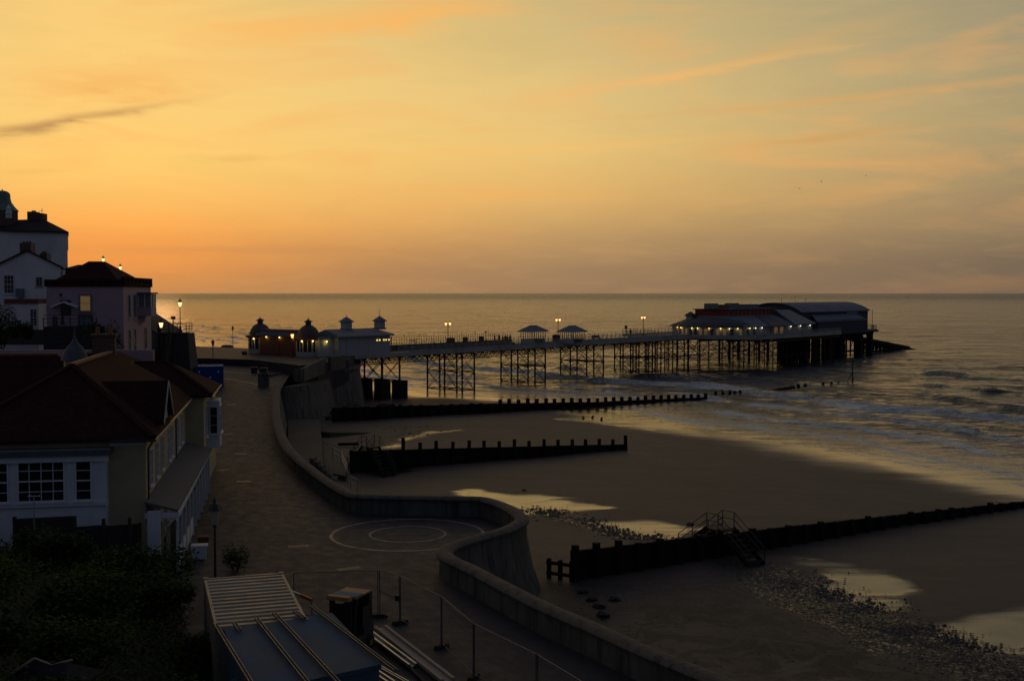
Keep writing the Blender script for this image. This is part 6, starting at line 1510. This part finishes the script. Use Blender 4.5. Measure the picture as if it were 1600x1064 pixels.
def cover_pts(n, r_):
    o = []
    while len(o) < n:
        y = r_.uniform(25, 54); x = r_.uniform(-30, -15.8 + (54 - y) * .335)
        o.append((x, y, 0))
    X2 = np.array([q[0] for q in o]); Y2 = np.array([q[1] for q in o]); Z2 = bank_h(X2, Y2) + r_.random(n) ** 2 * .9 * (fbm(X2, Y2, 1.6, 3, 8) + .2)
    return list(zip(X2, Y2, Z2))
tag(leaves(60000, cover_pts, .13, 55, 'ground_cover'), 'dark green ground cover of ivy and weeds over the bank', 'ground cover', kind='stuff')
x, y, z = hit(368, 893, zp); make_shrub(9, .75, .75, 1.05, 1500, .09, loc=(x, y, z), label='small rounded bush on the promenade beyond the corrugated container', group='small bushes')
def bushat(px, py, Dd, w_, h_, label, seed, m_='leaf'): 
    make_shrub(seed, w_, w_, h_, 2600, .2, m_, loc=((px - 800) * Dd / F, Dd, zat(py, Dd)), label=label, group='dark bushes among the old houses')
bushat(163, 566, 104, 1.6, 3.2, 'dark upright bush in front of the pink house', 21); bushat(4, 545, 110, 2.2, 3.6, 'dark bush at the left edge below the gabled house', 22); bushat(35, 533, 116, 1.6, 1.6, 'low dark bush behind the flint garden wall', 23)

# dark garden fence and gate panels in front of the bay
o = thing('garden_fence', 'dark close boarded fence panels below the white bay window', 'fence', (0, 0, 0))
def fx(px, d_): return (px - 800) * d_ / F
D = 52.5
for i, (p0_, p1_, t0, t1) in enumerate([(17, 110, 813, 810), (113, 158, 826, 824), (160, 214, 824, 822)]):
    MB().add([(fx(p0_, D), D, 4.4), (fx(p1_, D), D + .3, 4.4), (fx(p1_, D), D + .38, 4.4), (fx(p0_, D), D + .08, 4.4), (fx(p0_, D), D, zat(t0, D)), (fx(p1_, D), D + .3, zat(t1, D)), (fx(p1_, D), D + .38, zat(t1, D)), (fx(p0_, D), D + .08, zat(t0, D))],
             [(3,2,1,0), (4,5,6,7), (0,1,5,4), (1,2,6,5), (2,3,7,6), (3,0,4,7)]).build('panel', 'fence', o)
for px, py in ((18, 809), (111, 808), (158, 812), (199, 810), (215, 818)): MB().box(fx(px, D) - .07, fx(px, D) + .07, D - .12, D - .002, 4.2, zat(py, D)).build('post', 'fence', o)
# thin pole with a crosspiece before the bay
r = thing('aerial_pole', 'thin pale pole with a short crosspiece in front of the white bay', 'pole', (fx(48, 51), 51, 4.6)); zt2 = zat(777, 51) - 4.6
MB().tube((0, 0, 0), (0, 0, zt2), .025, 6).build('pole', 'metal', r); MB().tube((-.28, 0, zt2), (.28, 0, zt2), .035, 6).tube((-.2, -.15, zt2 + .02), (-.2, .15, zt2 + .02), .02, 5).tube((.2, -.15, zt2 + .02), (.2, .15, zt2 + .02), .02, 5).build('crosspiece', 'metal', r)
# shed roof in the bottom left corner
r = thing('garden_shed', 'small dark garden shed with pale broken roof edges in the bottom left corner', 'shed', (fx(70, 31), 31, zat(1112, 31)), R(-12))
MB().box(-.9, .9, -.7, .7, -1, .7).build('wall', 'fence', r); MB().hip(-1.1, 1.1, -.9, .9, .78, 1.25, -.5, .5, -.02, .02, .06).build('roof', 'slate', r)
mb = MB(); mb.bar((-1.1, -.9, .84), (-.5, 0, 1.3), .05); mb.bar((-.5, 0, 1.3), (.1, -.1, 1.18), .05); mb.bar((.1, -.1, 1.18), (.6, .1, 1.3), .05); mb.build('roof_edge', 'board', r)
MB().box(-1.0, -.2, -1.4, -1.0, .2, .5).build('crate', 'bluec', r)
# pots by the veranda
for i, (px, py, m_) in enumerate([(312, 872, 'wood_white'), (318, 858, 'redbrown')]): bollardish(['white square', 'red brown'][i] + ' flower tub at the foot of the yellow house by the street lamp', px, py, .8 if i == 0 else .6, .7, m_)

# ------------------------------------------------------------------ containers, forklift, beams and mesh fence
c0 = at(320, 905, 6.1); c1 = at(441, 897, 6.1)
ang_ = math.atan2(c1[1] - c0[1], c1[0] - c0[0]); wC = math.dist(c0, c1)
cc_ = thing('site_container', 'pale corrugated steel container standing nearest the street lamp', 'container', (c0[0], c0[1], 3.5), ang_ + R(2))
HC = 2.6; LC = 6.9
MB().box(.02, wC - .02, -LC, 0, .12, HC - .06).build('body', 'alu', cc_)
n = 14; vs = []; prof = []
for k in range(n):
    y0 = -.02 - (LC - .06) * k / n; st_ = (LC - .06) / n; prof += [(y0, 0), (y0 - st_ * .30, 0), (y0 - st_ * .45, .08), (y0 - st_ * .85, .08)]
prof.append((-LC + .02, 0)); vs = [(.06, a, HC - .05 + b) for a, b in prof] + [(wC - .06, a, HC - .05 + b) for a, b in prof]; q = len(prof)
MB().add(vs, [(k, k + q, k + 1 + q, k + 1) for k in range(q - 1)]).build('corrugated_roof', 'alu', cc_)
mb = MB(); mb.box(-.04, .06, -LC, 0, HC - .10, HC + .035); mb.box(wC - .06, wC + .04, -LC, 0, HC - .10, HC + .035); mb.box(.06, wC - .06, -.06, .04, HC - .1, HC + .03)
for cx in (-.06, wC - .12):
    for cy in (-.12, -LC - .05): mb.box(cx, cx + .18, cy, cy + .18, HC - .08, HC + .07); mb.box(cx + .02, cx + .16, cy + .02, cy + .16, 0, HC - .08)
mb.build('frame', 'alu', cc_)
MB().box(wC * .52, wC - .3, .05, .14, HC - .05, HC + .03).build('timber_edge', 'tan', cc_)
b0 = at(350, 983, 6.15); b1 = at(519, 957, 6.15); b3 = at(596, 1037, 6.15); b4 = at(392, 1082, 6.15)
bl_ = thing('blue_site_cabin', 'flat roofed blue steel site cabin in the bottom foreground', 'cabin', (b0[0], b0[1], 3.5), 0)
L_ = lambda p_: (p_[0] - b0[0], p_[1] - b0[1])
PB = [L_(b4), L_(b3), L_(b1), L_(b0)]
MB().prism([(a * .97 + .1, b * .97 - .1) for a, b in PB], 0, 2.50).build('body', 'bluec', bl_)
MB().prism(PB, 2.503, 2.65).build('roof', 'bluec', bl_)
# loose steel lengths on top, each its own thing
def length(label, pa, pb, z=6.22, w_=.10, h=.08, m_='metal', name='steel_length', grp='long steel lengths laid over the blue cabin roof', cat='steel bar', slit=True):
    a = at(*pa, z); b = at(*pb, z); r = (0, 0, 0); o = MB()
    d = (b[0] - a[0], b[1] - a[1], 0)
    nn = Vector((-d[1], d[0], 0)).normalized() * w_ * .5
    o.bar((nn.x, nn.y, 0), (d[0] + nn.x, d[1] + nn.y, 0), w_ * .3, h); o.bar((-nn.x, -nn.y, 0), (d[0] - nn.x, d[1] - nn.y, 0), w_ * .3, h); o.bar((0, 0, -h * .4), (d[0], d[1], -h * .4), w_, h * .2)
    o = o.build(name, m_); o.location = (a[0], a[1], z); return tag(o, label, cat, grp)
M['dullsteel'] = mat('dull_steel', (.10, .10, .105), .5, .2, 4, metal=.3)
for i, (pa, pb, lb_) in enumerate([((336, 974), (398, 1075), 'leftmost steel length lying over the left edge of the blue cabin roof'), ((400, 965), (492, 1080), 'second steel length from the left on the blue cabin roof'), ((428, 957), (540, 1078), 'third steel length from the left on the blue cabin roof'),
        ((486, 946), (619, 1048), 'rightmost steel length along the right edge of the blue cabin roof'), ((366, 972), (374, 984), 'short steel stub at the far left of the blue cabin roof'), ((460, 955), (476, 966), 'short steel stub lying on the end of the corrugated container')]):
    length(lb_, pa, pb, 6.26, m_='dullsteel')
# second cabin edge and pale rails beyond the near end
x, y = at(520, 1052, 5.6); r = thing('blue_tarpaulin_stack', 'dark blue sheeted stack below the near edge of the blue cabin', 'stack', (x, y, 3.5), R(-22))
MB().add([(-3.2,-3,0),(2.8,-3,0),(2.6,.3,0),(-3.2,.3,0),(-3.0,-3,1.75),(2.4,-3,1.6),(2.3,.2,1.7),(-3.1,.2,1.85)], [(3,2,1,0),(4,5,6,7),(0,1,5,4),(1,2,6,5),(2,3,7,6),(3,0,4,7)]).build('sheet', 'bluec', r)
length('left one of three pale rails sticking out past the near end of the blue cabin', (549, 1046), (573, 1068), 5.5, .12, m_='metal', grp='pale rails past the blue cabin', name='metal_rail', cat='rail')
length('middle one of three pale rails sticking out past the near end of the blue cabin', (574, 1041), (612, 1066), 5.5, .2, m_='metal', grp='pale rails past the blue cabin', name='metal_rail', cat='rail')
length('right one of three pale rails sticking out past the near end of the blue cabin', (592, 1041), (640, 1068), 5.5, .1, m_='metal', grp='pale rails past the blue cabin', name='metal_rail', cat='rail')
length('wide pale plank lying on the ground right of the blue cabin', (594, 979), (700, 1062), 3.72, .42, .12, 'board', 'long_plank', 'pale planks on the ground', 'plank')
length('dark plank lying tight beside the wide pale plank', (590, 984), (672, 1064), 3.6, .42, .10, 'fence', 'long_plank', 'pale planks on the ground', 'plank')
length('narrow pale metal channel lying left of the wide pale plank', (578, 989), (645, 1039), 3.68, .26, .12, 'metal', 'metal_channel', 'pale planks on the ground', 'channel')
# forklift
fx_, fy_ = at(537, 1000, 3.5); fx_, fy_ = fx(541, 43.6), 43.6
fk = thing('forklift', 'small dark forklift with tan roof guard parked behind the blue cabin', 'forklift', (fx_, fy_, 3.5), R(-112))
# local +x is forwards (towards the lower right of the picture)
MB().add([(-1.0,-.55,.3),(.45,-.55,.3),(.45,.55,.3),(-1.0,.55,.3),(-1.1,-.5,1.05),(-.35,-.5,1.05),(-.35,.5,1.05),(-1.1,.5,1.05),(.45,-.5,.62),(.45,.5,.62),(-.3,-.5,.62),(-.3,.5,.62)],
         [(3,2,1,0),(4,5,6,7),(0,1,8,10,5,4),(1,2,9,8),(2,3,7,6,11,9),(3,0,4,7),(5,10,11,6),(10,8,9,11)]).build('body', 'darkgrey', fk)
MB().box(-1.0, -.72, -.5, .5, 1.0, 2.14).box(-.72, -.2, -.53, -.49, .9, 1.7).box(-.72, -.2, .49, .53, .9, 1.7).build('cab_panel', 'darkgrey', fk)
MB().box(-.70, -.25, -.28, .28, 1.06, 1.2).box(-.715, -.62, -.26, .26, 1.2, 1.65).build('seat', 'rubber', fk)
mb = MB()
for sx, tx_ in ((-.95, -.75), (.42, .18)):
    for sy in (-.48, .48): mb.bar((sx, sy, .62 if sx > 0 else 1.05), (tx_, sy, 2.16), .07)
mb.build('guard_frame', 'darkgrey', fk)
gd = MB().box(-.85, .35, -.56, .56, 2.16, 2.23).build('roof_guard', 'tan', fk); MB().box(-.2, .33, -.54, .54, 2.232, 2.25).build('roof_pane', 'pierroof', gd)
mb = MB()
for sy in (-.33, .33): mb.box(.62, .72, sy - .06, sy + .06, .1, 2.25); mb.box(.52, .60, sy * 1.25 - .05, sy * 1.25 + .05, .1, 2.1)
mb.box(.53, .72, -.45, .45, 1.15, 1.25); mb.box(.60, .615, -.30, .30, .3, 2.0); mb.build('mast', 'rubber', fk); MB().box(.50, .76, -.48, .48, 2.14, 2.3).build('mast_head', 'tan', fk)
MB().box(.74, .80, -.45, .45, .15, .75).build('carriage', 'rubber', fk)
for sy in (-.28, .28): MB().add([(.8, sy - .06, .08), (1.75, sy - .06, .10), (1.75, sy + .06, .10), (.8, sy + .06, .08), (.8, sy - .06, .16), (1.75, sy - .06, .12), (1.75, sy + .06, .12), (.8, sy + .06, .16)], [(3,2,1,0),(4,5,6,7),(0,1,5,4),(1,2,6,5),(2,3,7,6),(3,0,4,7)]).build('fork', 'rubber', fk)
for sx, rw_ in ((-.65, .25), (.3, .30)):
    for sy in (-.56, .56): wl = MB().tube((sx, sy - .1, rw_), (sx, sy + .1, rw_), rw_, 18).build('wheel', 'rubber', fk); MB().tube((sx, sy - .108, rw_), (sx, sy + .108, rw_), rw_ * .5, 12).build('rim', 'tan', wl)
MB().tube((-.05, 0, 1.0), (.12, 0, 1.3), .03, 6).lathe(.12, 0, [(.16, 1.28), (.19, 1.31), (.16, 1.34)], 12).build('steering_wheel', 'rubber', fk)
MB().box(-1.14, -1.1, .3, .42, .7, .85).build('tail_light', 'red', fk)
# orange strap arm beside the container
a = at(452, 922, 5.6); b = at(489, 935, 5.4); r = thing('barrier_arm', 'short orange and metal arm reaching from the corrugated container to the forklift', 'barrier', (a[0], a[1], 3.5))
d = (b[0] - a[0], b[1] - a[1]); MB().tube((0, 0, 0), (0, 0, 2.2), .04, 6).build('post', 'metal', r); MB().bar((0, 0, 2.1), (d[0] * .55, d[1] * .55, 1.95), .08).build('metal_arm', 'metal', r)
MB().bar((d[0] * .5, d[1] * .5, 1.97), (d[0] * .95, d[1] * .95, 1.85), .16, .12).build('orange_arm', 'orange', r); MB().tube((d[0] * .95, d[1] * .95, 0), (d[0] * .95, d[1] * .95, 1.9), .03, 6).build('far_post', 'metal', r)
# mesh fence panels
FP = [at(457, 895, 5.5), at(592, 891, 5.5), at(625, 900, 5.5), at(690, 932, 5.5), at(740, 974, 5.5), at(839, 1022, 5.5), at(915, 1068, 5.5)]
FLB = ['mesh fence panel behind the corrugated container', 'narrow angled mesh fence panel right of the forklift', 'mesh fence panel running from the angled one towards the camera', 'fourth mesh fence panel beside the wide plank', 'fifth mesh fence panel near the bottom edge', 'last mesh fence panel leaving the picture at the bottom']
for i in range(6):
    a, b = FP[i], FP[i + 1]; L = math.dist(a, b); r = thing('mesh_fence_panel', FLB[i], 'fence', (a[0], a[1], 3.5), math.atan2(b[1] - a[1], b[0] - a[0]), 'temporary mesh fence panels around the site')
    mb = MB(); mb.tube((.05, 0, .08), (.05, 0, 2.0), .024, 6); mb.tube((L - .05, 0, .08), (L - .05, 0, 2.0), .024, 6); mb.tube((.05, 0, 2.0), (L - .05, 0, 2.0), .022, 6); mb.tube((.05, 0, .2), (L - .05, 0, .2), .016, 6); mb.build('frame', 'dullsteel', r)
    mb = MB()
    for k in range(int(L / .16)): mb.bar((.1 + k * .16, 0, .2), (.1 + k * .16, 0, 1.98), .0035, .0035, (1, 0, 0))
    for k in range(7): mb.bar((.06, .004, .35 + k * .26), (L - .06, .004, .35 + k * .26), .004, .004)
    mb.build('wire_mesh', 'dullsteel', r)
    if i == 1: MB().tube((.05, 0, 1.15), (L - .05, 0, 1.0), .02, 6).box(L - .25, L - .05, -.08, .08, .95, 1.2).build('lock_bar', 'iron', r)
for i in range(1, 6):
    a = FP[i]; o = MB().add([(-.36,-.12,0),(.36,-.12,0),(.36,.12,0),(-.36,.12,0),(-.30,-.09,.15),(.30,-.09,.15),(.30,.09,.15),(-.30,.09,.15)], [(3,2,1,0),(4,5,6,7),(0,1,5,4),(1,2,6,5),(2,3,7,6),(3,0,4,7)]).build('fence_foot', 'rubber'); o.location = (a[0], a[1], 3.5); o.rotation_euler = (0, 0, .3 * i)
    tag(o, ['black fence foot under the post behind the forklift', 'black fence foot under the lock of the angled panel', 'black fence foot right of the pale planks top end', 'black fence foot halfway along the fence beside the wide plank', 'black fence foot closest to the bottom edge'][i - 1], 'fence foot', 'black rubber feet of the mesh fence')
